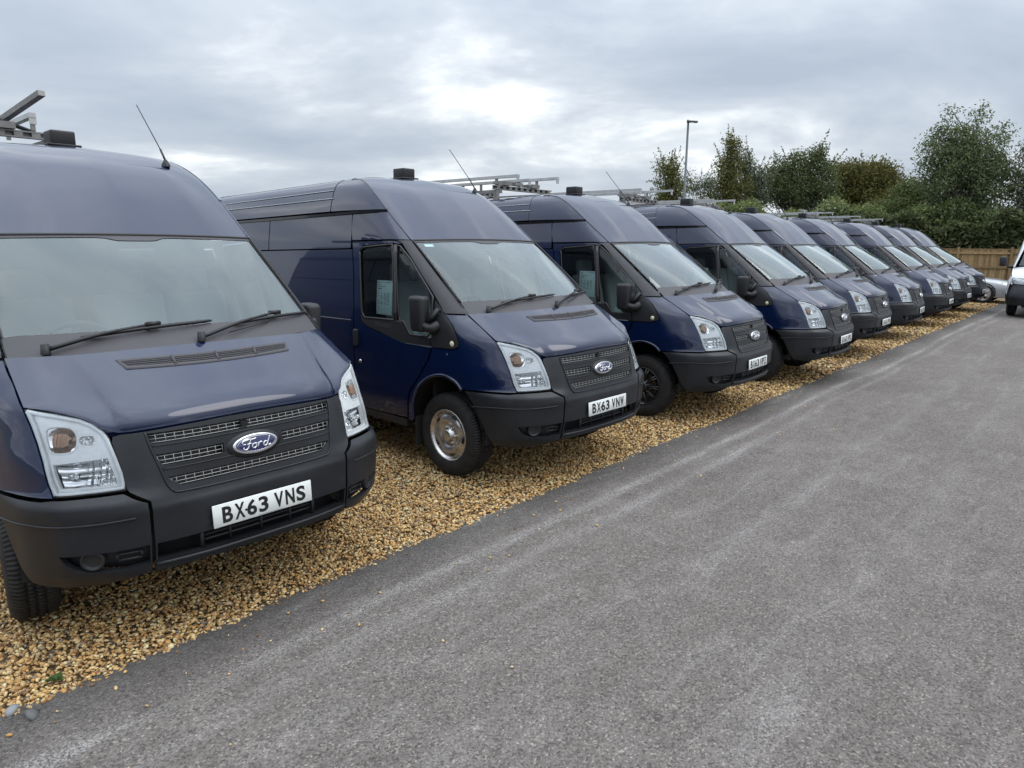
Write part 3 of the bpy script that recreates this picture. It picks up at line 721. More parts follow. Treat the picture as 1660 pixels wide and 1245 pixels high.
# ---------------------------------------------------------------- white van at the right edge
def white_van():
    a=-math.radians(41.2);R3=Matrix.Rotation(a,3,'Z');wp=Vector((14.22,19.66,0));org=wp-R3@Vector((-.83,.98,0))
    V=empty('white_van',org,a);tag(V,'white panel van with dark grey bumper, cut by the right edge','van')
    # body side / roof as one shell of cross-sections
    secs=[]
    prof=lambda hw,zt,zs: [(hw*.93,.42),(hw*.985,.60),(hw,.95),(hw*.985,1.35),(hw*.93,1.85),(hw*.87,zt-.35),(hw*.80,zt-.12),(hw*.6,zt-.02),(0,zt)]
    for y,hw,zt in ((1.62,.965,2.14),(1.9,.985,2.42),(2.3,.99,2.60),(2.9,.993,2.66),(4.2,.993,2.67),(5.6,.99,2.66),(5.85,.97,2.62)): secs.append([(x,y+(.0 if y>2 else -.22*(1-(z-.42)/(zt-.42))*(y<1.7)*0),z) for x,z in prof(hw,zt,0)])
    G=gpatch(secs,5,4)
    for s in (-1,1):
        H=G.copy();H[:,:,0]*=s;grid_mesh('body_side',H,'white_paint',V,flip=(s<0))
        rows=[[(.985*s,.40+.05*k,z) if 0 else (x*s,y,z) for x,y,z in r] for k,(z,r) in enumerate([(0,[(.93,.30,.62),(.965,.45,.62),(.985,.62,.62),(.985,1.35,.45),(.985,1.62,.45)]),(0,[(.90,.30,.85),(.95,.46,.88),(.98,.62,.92),(.985,1.2,.95),(.985,1.62,.95)]),(0,[(.86,.40,1.06),(.90,.52,1.12),(.93,.70,1.18),(.965,1.1,1.28),(.97,1.62,1.35)])])]
        grid_mesh('wing',gpatch(rows,4,4),'white_paint',V,flip=(s>0))
        # A pillar, side glass
        P=[[(.88*s,.82,1.36),(.93*s,.92,1.36),(.97*s,1.15,1.36)],[(.80*s,1.28,1.78),(.86*s,1.36,1.78),(.90*s,1.52,1.78)],[(.74*s,1.62,2.10),(.81*s,1.66,2.12),(.85*s,1.75,2.12)]]
        grid_mesh('windscreen_pillar',gpatch(P,5,3),'white_paint',V,flip=(s>0))
        P=[[(.965*s,1.12,1.33),(.968*s,1.65,1.33)],[(.905*s,1.50,1.80),(.925*s,1.70,1.80)],[(.865*s,1.72,2.06),(.87*s,1.76,2.06)]]
        grid_mesh('door_window',gpatch(P,4,3),'side_glass',V,flip=(s>0))
        # headlight
        hl=[[(.50,.235,.90),(.70,.285,.90),(.86,.39,.93)],[(.52,.25,.97),(.70,.30,.985),(.885,.43,1.03)],[(.56,.275,1.03),(.70,.325,1.055),(.89,.47,1.11)]]
        Gh=gpatch(hl,4,4);Gh[:,:,0]*=s;h=grid_mesh('headlight',Gh,'lamp_white',V,flip=(s<0))
        for u in (.62,.78):
            mb=MB();mb.lathe([(0,.0),(.035,-.004),(.05,-.012),(.056,.01)],18,'y',(u*s,.262+(u-.5)*.30,.985));mb.build('projector_lamp','chrome',h,True)
        H2=Gh.copy();H2[:,:,1]-=.03;grid_mesh('headlight_lens',H2,'lens',h,flip=(s<0))
        m_=rbox('door_mirror',(.17,.13,.27),.04,'mirror_plastic',V,loc=(s*1.19,1.02,1.50));mb=MB();mb.tube([(s*.95,1.12,1.34),(s*1.08,1.06,1.36)],.035,8);mb.build('mirror_arm','mirror_plastic',V,True)
        for y in (.98,4.6):
            d=WHEELDATA['black'][s];t=link(bpy.data.objects.new('wheel',d['tyre']),V);t.location=(s*.93,y,.346);link(bpy.data.objects.new('rim',d['rim']),t);link(bpy.data.objects.new('spoke',d['spoke']),t)
        mb=MB();mb.box((s*.62,.98,.62),(.5,.95,.5));mb.build('wheel_arch_liner','underbody',V)
    bn=[[(0,.20,1.06),(.3,.215,1.06),(.6,.28,1.06),(.86,.41,1.08)],[(0,.30,1.19),(.3,.32,1.185),(.6,.38,1.18),(.90,.55,1.17)],[(0,.52,1.30),(.3,.53,1.295),(.6,.58,1.285),(.92,.75,1.26)],[(0,.74,1.37),(.3,.75,1.37),(.6,.80,1.365),(.93,.98,1.335)]]
    grid_mesh('bonnet',mirror_grid(gpatch(bn,5,5)),'white_paint',V)
    wsr=[[(0,.74,1.40),(.4,.77,1.40),(.80,.90,1.39)],[(0,1.10,1.72),(.4,1.13,1.72),(.76,1.25,1.71)],[(0,1.46,2.06),(.4,1.49,2.06),(.72,1.58,2.05)]]
    grid_mesh('windscreen',mirror_grid(gpatch(wsr,5,5)),'side_glass',V)
    rf=[[(0,1.46,2.07),(.4,1.49,2.07),(.78,1.62,2.08),(.86,1.66,2.0)],[(0,1.72,2.33),(.4,1.74,2.32),(.75,1.80,2.25),(.86,1.90,2.1)],[(0,2.1,2.55),(.4,2.1,2.54),(.72,2.12,2.44),(.84,2.15,2.3)],[(0,2.5,2.64),(.4,2.5,2.63),(.7,2.5,2.54),(.83,2.5,2.36)]]
    grid_mesh('roof_front',mirror_grid(gpatch(rf,5,4)),'white_paint',V)
    bp=[[(0,.02,.34),(.5,.05,.34),(.8,.18,.34),(.93,.42,.36),(.955,.60,.40)],[(0,-.02,.50),(.5,.01,.50),(.83,.15,.50),(.96,.42,.50),(.975,.62,.52)],[(0,-.01,.60),(.5,.02,.60),(.83,.16,.60),(.965,.44,.60),(.985,.62,.62)],[(0,.03,.72),(.5,.06,.72),(.82,.21,.72),(.95,.46,.74),(.98,.64,.76)],[(0,.10,.88),(.45,.13,.88),(.72,.23,.88),(.88,.38,.90),(.955,.56,.91)]]
    grid_mesh('front_bumper',mirror_grid(gpatch(bp,5,5)),'plastic',V)
    gr=[[(0,.09,.80),(.25,.10,.80),(.50,.16,.82)],[(0,.13,.95),(.25,.145,.95),(.53,.225,.95)],[(0,.19,1.06),(.25,.205,1.06),(.55,.27,1.05)]]
    gg=grid_mesh('grille',mirror_grid(gpatch(gr,4,5)),'black',V)
    mb=MB()
    for z,y in ((.86,.085),(.93,.105),(1.0,.135)): mb.tube([(x,y+.35*x*x,z) for x in np.linspace(-.48,.48,17)],.012,6)
    mb.build('grille_bar','plastic',gg,True)
    mb=MB();mb.tube([(x,.60+.25*x*x,1.385-.02*x*x+.01) for x in np.linspace(-.7,.7,15)],.02,6);mb.build('cowl','black',V,True)
    mb=MB();mb.box((0,3.0,.38),(1.7,5.4,.12));mb.box((0,5.84,1.5),(1.75,.04,2.1));mb.box((0,2.0,1.4),(1.7,.03,1.6));mb.build('underbody','underbody',V)
    rbox('dashboard',(1.6,.5,.2),.05,'interior_dark',V,loc=(0,1.1,1.25))
# ---------------------------------------------------------------- silver sports car past the last van
def silver_car():
    a=math.radians(47.5);R3=Matrix.Rotation(a,3,'Z');wp=Vector((16.33,24.04,0));org=wp-R3@Vector((-.80,.92,0))
    V=empty('sports_car',org,a);tag(V,'low silver sports car with its nose showing past the last navy van','car')
    st=[(.02,.30,.34,.30,.60),(.10,.58,.46,.22,.66),(.30,.78,.60,.20,.73),(.62,.87,.72,.19,.80),(.95,.90,.78,.19,.84),(1.35,.89,.80,.19,.87),(1.75,.88,.80,.19,.90),(2.6,.88,.82,.19,.92),(3.3,.90,.84,.20,.93),(3.8,.88,.82,.24,.92),(4.15,.78,.74,.32,.86),(4.22,.60,.62,.40,.78)]
    rows=[]
    for y,hw,zs,zb,zt in st: rows.append([(0,y,zt),(hw*.5,y,zt-.012),(hw*.82,y,zt-.05),(hw*.96,y,zs),(hw,y,(zs+zb)/2+.04),(hw*.97,y,zb+.06),(hw*.85,y,zb),(0,y,zb)])
    G=gpatch(rows,4,4)
    grid_mesh('body',mirror_grid(G),'silver_paint',V,flip=True)
    cab=[]
    for y,w1,z1,w2,z2 in ((1.55,.66,.86,.60,.88),(1.95,.72,.88,.60,1.10),(2.3,.74,.90,.56,1.24),(2.75,.74,.90,.54,1.26),(3.2,.72,.90,.52,1.14),(3.55,.66,.90,.50,.94)): cab.append([(0,y,z2),(w2*.7,y,z2-.01),(w2,y,z2-.05),((w1+w2)/2,y,(z1+z2)/2),(w1,y,z1-.03)])
    grid_mesh('cabin_glass',mirror_grid(gpatch(cab,4,4)),'gloss_black',V,flip=True)
    for s in (-1,1):
        for y in (.92,3.42):
            mb=MB();mb.lathe([(.225,-.02),(.25,0),(.30,.002),(.318,-.02),(.32,-.10),(.318,-.18),(.30,-.2),(.225,-.19)],48);W=[(v[0]*s,v[1],v[2]) for v in mb.V];F=[f if s>0 else f[::-1] for f in mb.F]
            t=mk('wheel',W,F,'tyre',V);t.location=(s*.895,y,.32)
            mb=MB();mb.lathe([(.225,-.1),(.228,-.004),(.215,-.004),(.20,-.03),(.19,-.06)],40)
            for k in range(5):
                q=2*PI*k/5;mb.tube([(-.02,.04*math.cos(q),.04*math.sin(q)),(-.012,.21*math.cos(q),.21*math.sin(q))],[.035,.022],8)
            mb.lathe([(.06,-.03),(.05,-.005),(0,-.004)],16);W=[(v[0]*s,v[1],v[2]) for v in mb.V];F=[f if s>0 else f[::-1] for f in mb.F];mk('rim',W,F,'alu',t)
            mb=MB();n=40;mb.tube([(s*.893,y+.352*math.cos(PI*(i/n*1.16-.08)),.325+.352*math.sin(PI*(i/n*1.16-.08))) for i in range(n+1)],.022,6);mb.build('wheel_arch','black',V,True)
        bm=MB();bm.lathe([(0,.02),(.05,.016),(.085,.0),(.09,-.02)],20);q=Vector((s*.85,-.40,.30)).normalized().to_track_quat('X','Z').to_matrix();bm.V=[tuple(q@Vector((v[0],v[1]*1.15,v[2]*.85))+Vector((s*.785,.45,.635))) for v in bm.V];bm.build('headlight','gloss_black',V,True)
        mb=MB();mb.box((s*.868,.66,.525),(.02,.15,.022),Matrix.Rotation(-s*.10,3,'Z'));mb.build('side_marker','black',V)
        rbox('door_mirror',(.16,.1,.1),.03,'silver_paint',V,loc=(s*.98,1.75,.98))

# ---------------------------------------------------------------- the van: one prototype, later copied part by part
def m_side(y,z): return np.stack([side_x(y,z),np.broadcast_to(y,np.shape(z)).astype(float),np.asarray(z,float)],-1)
def m_uz(u,z): return low_uz(np.asarray(u,float),np.asarray(z,float))
def m_front(x,z):
    x=np.asarray(x,float);z=np.asarray(z,float);ax=np.abs(x);lo=np.zeros_like(ax);hi=lo+2.5
    for _ in range(40):
        mid=(lo+hi)/2;g=low_x(mid,z)<ax;lo=np.where(g,mid,lo);hi=np.where(g,hi,mid)
    return np.stack([x,(lo+hi)/2-ax,z],-1)
def zdrip(y): return 2.152-.022*(y-1.83)
def on_side(y,z,s,off=0.):
    p=m_side(np.array([y]),np.array([z]))[0];return (s*(p[0]+off),p[1],p[2])
def on_uz(u,z,s,off=0.):
    a=m_uz(np.array([u]),np.array([z]))[0];e=.004
    n=np.cross(m_uz(np.array([u+e]),np.array([z]))[0]-a,m_uz(np.array([u]),np.array([z+e]))[0]-a);n/=np.linalg.norm(n)
    if n[0]-n[1]<0:n=-n
    a=a+n*off;return (s*a[0],a[1],a[2])
def on_front(x,z,off=0.):
    p=m_front(np.array([x]),np.array([z]))[0];return (p[0],p[1]-off,p[2])
ARCH=[(.687,.77),(.78,.832),(.924,.861),(1.089,.818),(1.223,.721),(1.300,.575),(1.312,.40)]
HEAD_UZ=[(1.295,1.158),(1.112,1.138),(.965,1.111),(.89,1.086),(.838,1.057),(.803,1.022),(.757,.954),(.715,.877),(.692,.797),(1.068,.795),(1.102,.846),(1.139,.938),(1.179,1.011),(1.232,1.09),(1.266,1.13)]
def ridge(z): # edge between front dome and side: (x,y)
    return pchip([1.895,2.03,2.16,2.31,2.41,2.455,2.476],[.775,.768,.755,.722,.675,.635,.60],z),pchip([1.895,2.03,2.16,2.31,2.41,2.455,2.476],[1.49,1.67,1.846,2.06,2.25,2.40,2.60],z)

def build_van():
    V=empty('panel_van')
    for s in (-1,1):
        # front wing
        fw=[(1.644,.77)]+[(y+.957,z) for y,z in ARCH[1:]]+[(2.325,.40),(2.315,.576),(2.29,.66),(2.17,.80),(2.05,.95),(2.0,1.061),(1.77,1.066),(1.693,1.088),(1.682,1.126),(1.752,1.249),(1.846,1.331),(1.598,1.331),(1.445,1.25)]+[(1.30,1.162),(1.27,1.13),(1.236,1.09),(1.183,1.011),(1.143,.938),(1.106,.846),(1.072,.797),(1.069,.787),(1.143,.784),(1.301,.781),(1.504,.775)]
        w_=piece('wing',fw,m_uz,'navy',V,sp=.03,side=s,out=(.8,-.6,0))
        # wheel-arch lip, slightly proud
        mb=MB(); pa=[on_side(y,z,s,.004) for y,z in [(.70,.762),(.78,.822),(.924,.852),(1.089,.809),(1.215,.714),(1.29,.572),(1.302,.42)]]
        mb.tube(cat_rom(pa,5),.014,6); mb.build('arch_lip','navy',w_,True)
        # door
        D=[(1.385,.42),(2.12,.405),(2.12,1.3),(2.16,1.6),(2.235,1.89),(1.69,1.899),(1.615,1.897),(1.552,1.872),(1.60,1.868),(1.655,1.876),(2.07,1.85),(2.112,1.805),(2.102,1.735),(2.022,1.271),(2.012,1.203),(1.943,1.162),(1.694,1.113),(1.389,1.063),(1.104,1.062),(1.055,1.061),(1.10,.95),(1.22,.80),(1.345,.66),(1.37,.576)]
        d=piece('door',D,m_side,'navy',V,sp=.035,side=s)
        rg=[(2.10,1.805),(2.06,1.838),(1.655,1.866),(1.617,1.744),(1.579,1.56),(1.512,1.24),(1.803,1.236),(1.955,1.231),(1.996,1.271),(2.086,1.735)]
        piece('door_window',rg,m_side,'side_glass',d,sp=.06,side=s,off=-.012,gap=.004,skirt=0)
        qg=[(1.60,1.857),(1.555,1.85),(1.405,1.742),(1.272,1.622),(1.085,1.455),(1.062,1.30),(1.062,1.175),(1.106,1.14),(1.322,1.138),(1.403,1.236),(1.463,1.243),(1.512,1.44),(1.574,1.744)]
        piece('quarter_window',qg,m_side,'side_glass',d,sp=.06,side=s,off=-.012,gap=.004,skirt=0)
        # black frame round both panes
        mb=MB(); loop=rg+[rg[0]]; mb.tube([on_side(y,z,s,0) for y,z in densify(loop[:-1],.05)+[loop[0]]],.0085,6)
        loop=qg; mb.tube([on_side(y,z,s,0) for y,z in densify(loop,.05)+[loop[0]]],.0085,6)
        mb.tube([on_side(1.61-.098*(1.86-z)/.62,z,s,-.004) for z in np.linspace(1.86,1.24,9)],.024,8)
        mb.build('window_frame','pillar',d,True)
        # black plastic wedge under the windows
        tr=[(2.018,1.26),(2.008,1.203),(1.943,1.164),(1.694,1.115),(1.389,1.065),(1.104,1.064),(1.064,1.064),(1.064,1.135),(1.106,1.132),(1.326,1.130),(1.405,1.229),(1.505,1.23),(1.803,1.228),(1.96,1.222)]
        t=piece('door_trim',tr,m_side,'mirror_plastic',d,sp=.04,side=s,off=.002,gap=.002,skirt=.015)
        tf=[(1.056,1.062),(.815,1.069),(.742,1.091),(.737,1.126),(.823,1.249),(.93,1.334),(1.056,1.334)]
        piece('wing_trim',tf,m_side,'mirror_plastic',V,sp=.03,side=s,off=.004,gap=.002,skirt=.015)
        tf2=[(.935,1.337),(1.058,1.337),(1.058,1.43)]
        piece('pillar_trim',tf2,m_side,'mirror_plastic',V,sp=.03,side=s,off=-.004,gap=.0,skirt=.015)
        piece('window_sticker',[(1.30,1.147),(1.215,1.147),(1.205,1.20),(1.30,1.215)],m_side,'sheet',d,sp=.05,side=s,off=-.016,gap=0,skirt=0)
        mb=MB(); yy=1.80 if s<0 else 1.53
        for ch in 'TRANSIT':
            P,F=glyph(ch); wd=.030 if ch!='I' else .008
            L=[on_side(yy+s*(p[0]*wd),1.172+.036*p[1]-.010*(1.80-yy if s<0 else yy-1.53)/.27,s,.0045) for p in P]; mb.add(L,F); yy+=s*(wd+.008)
        mb.build('trim_lettering','cowl',t)
        # round side repeater
        p=on_side(.811,1.112,s,.002); mb=MB(); mb.lathe([(0,.012*s),(.016,.010*s),(.023,.003*s),(.023,-.01*s)],20,'x',p); mb.build('side_indicator','cream_lens',V,True)
        # handle
        h=rbox('door_handle',(.035,.055,.15),.012,'mirror_plastic',d,loc=on_side(2.075,1.045,s,.008))
        mb=MB(); mb.lathe([(0,.006*s),(.014,.005*s),(.017,-.004*s)],14,'x',on_side(2.03,.835,s,.002)); mb.build('lock','chrome',d,True)
        # A pillar
        ap=[(.785,1.338),(.93,1.338),(1.068,1.463),(1.223,1.597),(1.395,1.748),(1.545,1.873),(1.61,1.9),(1.498,1.9)]+[(float(y0(z))+.003,z) for z in np.linspace(1.88,1.36,9)]
        piece('windscreen_pillar',ap,m_side,'pillar',V,sp=.03,side=s,gap=.001,skirt=.03)
        # cab side over the door, up to the gutter
        cs=[(1.50,1.903),(1.615,1.903),(1.69,1.905),(2.24,1.896),(2.275,2.0),(2.29,zdrip(2.29))]+[(y,zdrip(y)) for y in (2.1,1.95,1.84)]+[(float(y0(z))+.001,z) for z in (2.10,2.03,1.97,1.92)]
        piece('cab_side_panel',cs,m_side,'navy',V,sp=.03,side=s)
        # cargo side panels
        def zg(y): return 1.827-.0213*(y-2.22)
        up1=[(2.245,zg(2.245)),(2.26,1.96),(2.296,zdrip(2.3)),(3.77,zdrip(3.77)),(3.72,zg(3.72))]
        up2=[(3.726,zg(3.726)),(3.776,zdrip(3.776)),(5.43,zdrip(5.43)),(5.43,zg(5.43))]
        lo=[(2.126,.405),(2.126,1.3),(2.166,1.6),(2.225,zg(2.22)-.004),(5.43,zg(5.43)-.004),(5.43,.405),(4.98,.405),(4.93,.6),(4.80,.76),(4.55,.84),(4.30,.76),(4.17,.6),(4.12,.405)]
        piece('cargo_upper_panel',up1,m_side,'navy',V,sp=.05,side=s)
        piece('cargo_upper_panel',up2,m_side,'navy',V,sp=.05,side=s)
        sp_=piece('cargo_side_panel',lo,m_side,'navy',V,sp=.05,side=s)
        mb=MB(); mb.tube([on_side(y,1.19-.01*(y-2.2),s,.002) for y in np.linspace(2.16,5.4,30)],.007,6); mb.build('side_rib','navy',sp_,True)
        sl=[(2.0,.40),(5.4,.40),(5.4,.34),(1.40,.36),(1.40,.415)]
        mb=MB(); mb.box((s*.93,3.4,.375),(.04,4.0,.06)); mb.build('sill','mirror_plastic',V)
        # gutter
        mb=MB(); ys=np.linspace(1.84,5.42,30)
        for y,y2 in zip(ys[:-1],ys[1:]):
            a=on_side(y,zdrip(y),s);b=on_side(y2,zdrip(y2),s)
            v=[(a[0]-s*.02,a[1],a[2]-.012),(a[0]+s*.012,a[1],a[2]-.012),(a[0]+s*.012,a[1],a[2]+.012),(a[0]-s*.02,a[1],a[2]+.016),
               (b[0]-s*.02,b[1],b[2]-.012),(b[0]+s*.012,b[1],b[2]-.012),(b[0]+s*.012,b[1],b[2]+.012),(b[0]-s*.02,b[1],b[2]+.016)]
            mb.add(v,[(0,1,5,4),(1,2,6,5),(2,3,7,6)]+([(0,3,2,1)] if y==ys[0] else []))
        mb.build('gutter','gloss_black',V)
        # high roof side
        zz=[2.165,2.23,2.31,2.37,2.41,2.445,2.468]; xo=[.796,.776,.744,.714,.685,.640,.575]
        rows=[]
        for z,x in zip(zz,xo):
            rx,ry=ridge(z); dz=lambda y:-.022*(y-2.6)*1.0
            k=(z-2.165)/.31
            rows.append([(rx,ry,z),(rx+(x-rx)*.55,ry+.10,z-.001*k),(rx+(x-rx)*.86,ry+.25,z),(x,2.66+.06*k,z+dz(2.66)),(x,3.6,z+dz(3.6)),(x,4.6,z+dz(4.6)),(x-.004,5.38,z+dz(5.38)),(x-.05,5.45,z+dz(5.45)-.02)])
        G=gpatch(rows,4,6); G[:,:,0]*=s
        rs=grid_mesh('high_roof_side',G,'navy',V,flip=(s<0))
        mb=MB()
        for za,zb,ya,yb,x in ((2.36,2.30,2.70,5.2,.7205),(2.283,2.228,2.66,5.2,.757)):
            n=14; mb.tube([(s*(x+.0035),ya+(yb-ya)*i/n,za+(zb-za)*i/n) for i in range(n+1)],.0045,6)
        mb.build('roof_rib','rib_highlight',rs,True)
        mb=MB(); j=18; mb.tube([tuple(G[i,j]+np.array([s*.001,0,0])) for i in range(0,G.shape[0])],.0035,5); mb.build('roof_seam','black',rs,True)
        # ridge line strip between dome and side
        mb=MB(); mb.tube([(s*ridge(z)[0],ridge(z)[1],z) for z in np.linspace(1.90,2.468,24)],.0065,6); mb.build('ridge_strip','navy',rs,True)
        # bumper corner
        bc=[(.560,.742),(.549,.70),(.553,.66),(.559,.55),(.581,.435),(.590,.40),(.88,.355),(1.10,.346),(1.22,.355),(1.315,.372),(1.385,.44),(1.443,.53),(1.51,.63),(1.573,.71),(1.640,.763),(1.504,.769),(1.301,.775),(1.143,.778),(1.067,.786),(.70,.788),(.685,.784)]
        fog=[(1.055,.533),(.803,.538),(.575,.541),(.592,.449),(.726,.432),(.91,.447),(.985,.467),(1.03,.494)]
        b=piece('bumper_corner',bc,m_uz,'plastic',V,holes=[fog],sp=.025,side=s,out=(.6,-.8,0),skirt=.03)
        piece('fog_recess',[(1.09,.55),(.55,.555),(.56,.43),(.73,.415),(1.0,.45),(1.06,.49)],m_uz,'black',b,sp=.04,side=s,off=-.045,gap=0,skirt=0,out=(.6,-.8,0))
        mb=MB(); pts=[on_uz(u,z,s,.001) for u,z in [(.62,.68),(.74,.677),(.868,.674),(1.065,.672),(1.293,.670),(1.45,.658),(1.55,.649)]]
        mb.tube(cat_rom(pts,5),.0055,6); mb.build('bumper_rib','plastic',b,True)
        c=Vector(on_uz(.878,.498,s,-.028)); nrm=(Vector(on_uz(.878,.498,s,.0))-c).normalized()
        q=nrm.to_track_quat('X','Z').to_matrix()
        mb=MB(); mb.lathe([(0,.012),(.03,.012),(.036,.014),(.040,.022),(.047,.022),(.05,.010),(.052,-.02)],28)
        mb.V=[tuple(q@Vector(v)+c) for v in mb.V]; mb.build('fog_lamp_cover','mirror_plastic',b,True)
        mb=MB(); L1=[on_uz(.62,.505,s,-.02),on_uz(.76,.500,s,-.02)]
        for zz_ in (.512,.482): mb.tube([on_uz(u,zz_,s,-.016) for u in (.62,.68,.745)],.006,6)
        for u in (.62,.745): mb.tube([on_uz(u,z,s,-.016) for z in (.482,.512)],.006,6)
        mb.build('bumper_slot','plastic',b,True)
        # headlight
        build_headlight(V,s)
        # mirror
        mh=rbox('door_mirror',(.115,.165,.285),.034,'mirror_plastic',V,loc=(s*1.0,1.145,1.325),rot=(0,0,-s*.12),taper=lambda v:Vector((v.x*(1-.15*(v.z<0)),v.y*(1-.15*(v.z<0)),v.z)))
        mb=MB(); mb.box((-s*.058,.01,0),(.004,.12,.23)); mb.build('mirror_glass','chrome',mh)
        mb=MB(); mb.tube(cat_rom([(s*.935,.985,1.245),(s*.985,1.02,1.215),(s*1.0,1.10,1.235)],4),[.042]*4+[.036]*5,10); mb.tube([(s*.93,.99,1.37),(s*.965,1.02,1.31),(s*.985,1.06,1.27)],.02,8); mb.build('mirror_arm','mirror_plastic',V,True)
        # inner wheel arches and mud flaps
        for yc in (.93,4.55):
            mb=MB(); n=18
            P=[(yc+.46*math.cos(PI*i/n),.36+.47*math.sin(PI*i/n)) for i in range(n+1)]
            Vv=[];F=[]
            for y,z in P: Vv+=[(s*.93,y,z),(s*.55,y,z)]
            for i in range(n): F.append((2*i,2*i+1,2*i+3,2*i+2))
            Vv+=[(s*.55,yc+.46*math.cos(PI*i/n),.36+.47*math.sin(PI*i/n)) for i in range(n+1)]; F.append(tuple(range(2*n+2,3*n+3)))
            mb.add(Vv,F); mb.build('wheel_arch_liner','underbody',V)
            mb=MB(); mb.box((s*.83,yc+.36,.32),(.22,.012,.26)); mb.build('mud_flap','mud',V)
    # ----- centre of the front
    def sym(h): return h+[(-x,z) for x,z in h[::-1]]
    fp=sym([(.506,.397),(.506,.742),(.57,.786),(.576,.80),(.578,.877),(.587,.954),(.592,1.0),(.585,1.026),(.555,1.034),(.476,1.040),(.33,1.048),(.15,1.055)][::-1])
    def slot(xt,xb,zt,zb,x0=None):
        if x0 is None: return [(-xt,zt),(xt,zt),(xb+.008,zb+.010),(xb-.008,zb),(-xb+.008,zb),(-xb-.008,zb+.010)]
        return [(x0,zt),(xt,zt),(xb+.008,zb+.010),(xb-.006,zb),(x0+.015,zb),(x0,zb+.01)]
    r1=slot(.470,.455,1.028,.982); r2=slot(.448,.428,.934,.884,.15); r2b=[(-x,z) for x,z in r2]; r3=slot(.418,.372,.829,.783)
    low=[(-.495,.541),(.495,.541),(.495,.449),(-.495,.449)]
    fb=piece('front_bumper',fp,m_front,'plastic',V,holes=[r1,r2,r2b,r3,low],sp=.022,gap=.003,skirt=.035,out=(0,-1,0))
    # raised moulding lines on the grille panel
    mb=MB()
    for z,x in ((.972,.467),(.866,.436)): mb.tube([on_front(t*x,z,.001) for t in np.linspace(-1,1,25)],.004,6)
    pts=[(.470,1.035),(.462,.97),(.438,.86),(.424,.80),(.405,.768),(.37,.757),(.2,.752),(0,.752)]
    half=cat_rom([on_front(x,z,.001) for x,z in pts],4); full=np.vstack([half,(half*np.array([-1,1,1]))[::-1][1:]])
    mb.tube(full,.006,6); mb.build('grille_surround','plastic',fb,True)
    for hl in (r1,r2,r2b,r3):
        xs=[p[0] for p in hl];zs=[p[1] for p in hl]; xa,xb,zt,zb=min(xs),max(xs),max(zs),min(zs)
        mb=MB(); k=14
        for i in range(k):
            a=xa+(xb-xa)*i/k;b=xa+(xb-xa)*(i+1)/k
            P=[on_front(a,zb-.015,-.05),on_front(b,zb-.015,-.05),on_front(b,zt+.012,-.05),on_front(a,zt+.012,-.05)]
            mb.add(P,[(0,1,2,3)])
        g=mb.build('grille_recess','black',fb)
        mb=MB()
        def lim(z): # half width of the opening at height z
            t=(zt-z)/(zt-zb); e=max(hl,key=lambda p:(p[1],p[0])); 
            return t
        xt=max(p[0] for p in hl if abs(p[1]-zt)<.002); xtl=min(p[0] for p in hl if abs(p[1]-zt)<.002)
        xbm=max(p[0] for p in hl if p[1]<zb+.011); xbl=min(p[0] for p in hl if p[1]<zb+.011)
        def xr(z): f=(zt-z)/(zt-zb); return xtl+(xbl-xtl)*f, xt+(xbm-xt)*f
        rowsz=[zt-.012,zt-.012-(zt-zb-.014)/2,zb+.003]
        for z in rowsz:
            a,b=xr(z); mb.tube([on_front(t,z,-.012) for t in np.linspace(a,b,16)],.0018,5)
        n=int(round((xt-xtl)/.0395))
        for i in range(n+1):
            x=xtl+(xt-xtl)*i/n
            a,b=xr((zt+zb)/2)
            if a+.004<x<b-.004: mb.tube([on_front(x,zt,-.012),on_front(x,zb,-.012)],.0018,5)
        for sgn in (0,1): mb.tube([on_front(xr(z)[sgn]+(.004 if sgn==0 else -.004),z,-.012) for z in (zt,zb+.003)],.0018,5)
        mb.build('grille_mesh','wire',fb,True)
    mb=MB(); mb.box(on_front(-.035,1.004,-.005),(.035,.02,.03)); mb.build('grille_sensor','black',fb)
    # badge: oval, ring and lettering
    bc=Vector(on_front(0,.905,.012)); tilt=Matrix.Rotation(math.radians(-9),3,'X')
    def oval(a,b,n=48,dy=0.): return [tuple(tilt@Vector((a*math.cos(2*PI*i/n),dy,b*math.sin(2*PI*i/n)))+bc) for i in range(n)]
    def oval_ring(levels,material,name,par):
        mb=MB(); n=48; L=[oval(a,b,n,d) for a,b,d in levels]; Vv=sum(L,[]); F=[]
        for k in range(len(L)-1):
            for i in range(n): F.append((k*n+i,k*n+(i+1)%n,(k+1)*n+(i+1)%n,(k+1)*n+i))
        F.append(tuple((len(L)-1)*n+i for i in range(n))); mb.add(Vv,F); return mb.build(name,material,par,True)
    oval_ring([(.143,.069,.035),(.141,.067,.012),(.122,.054,.004)],'plastic','badge_mount',fb)
    ch=oval_ring([(.118,.051,.012),(.116,.049,-.004),(.110,.0445,-.009),(.1035,.040,-.008)],'chrome','badge_ring',fb)
    bl=oval_ring([(.103,.0395,-.0085),(.096,.036,-.0105),(.06,.02,-.012)],'badge_blue','badge',fb)
    mb=MB(); n=48; rr=oval(.0965,.0357,n,-.0112); mb.tube(rr+[rr[0]],.0011,5,False)
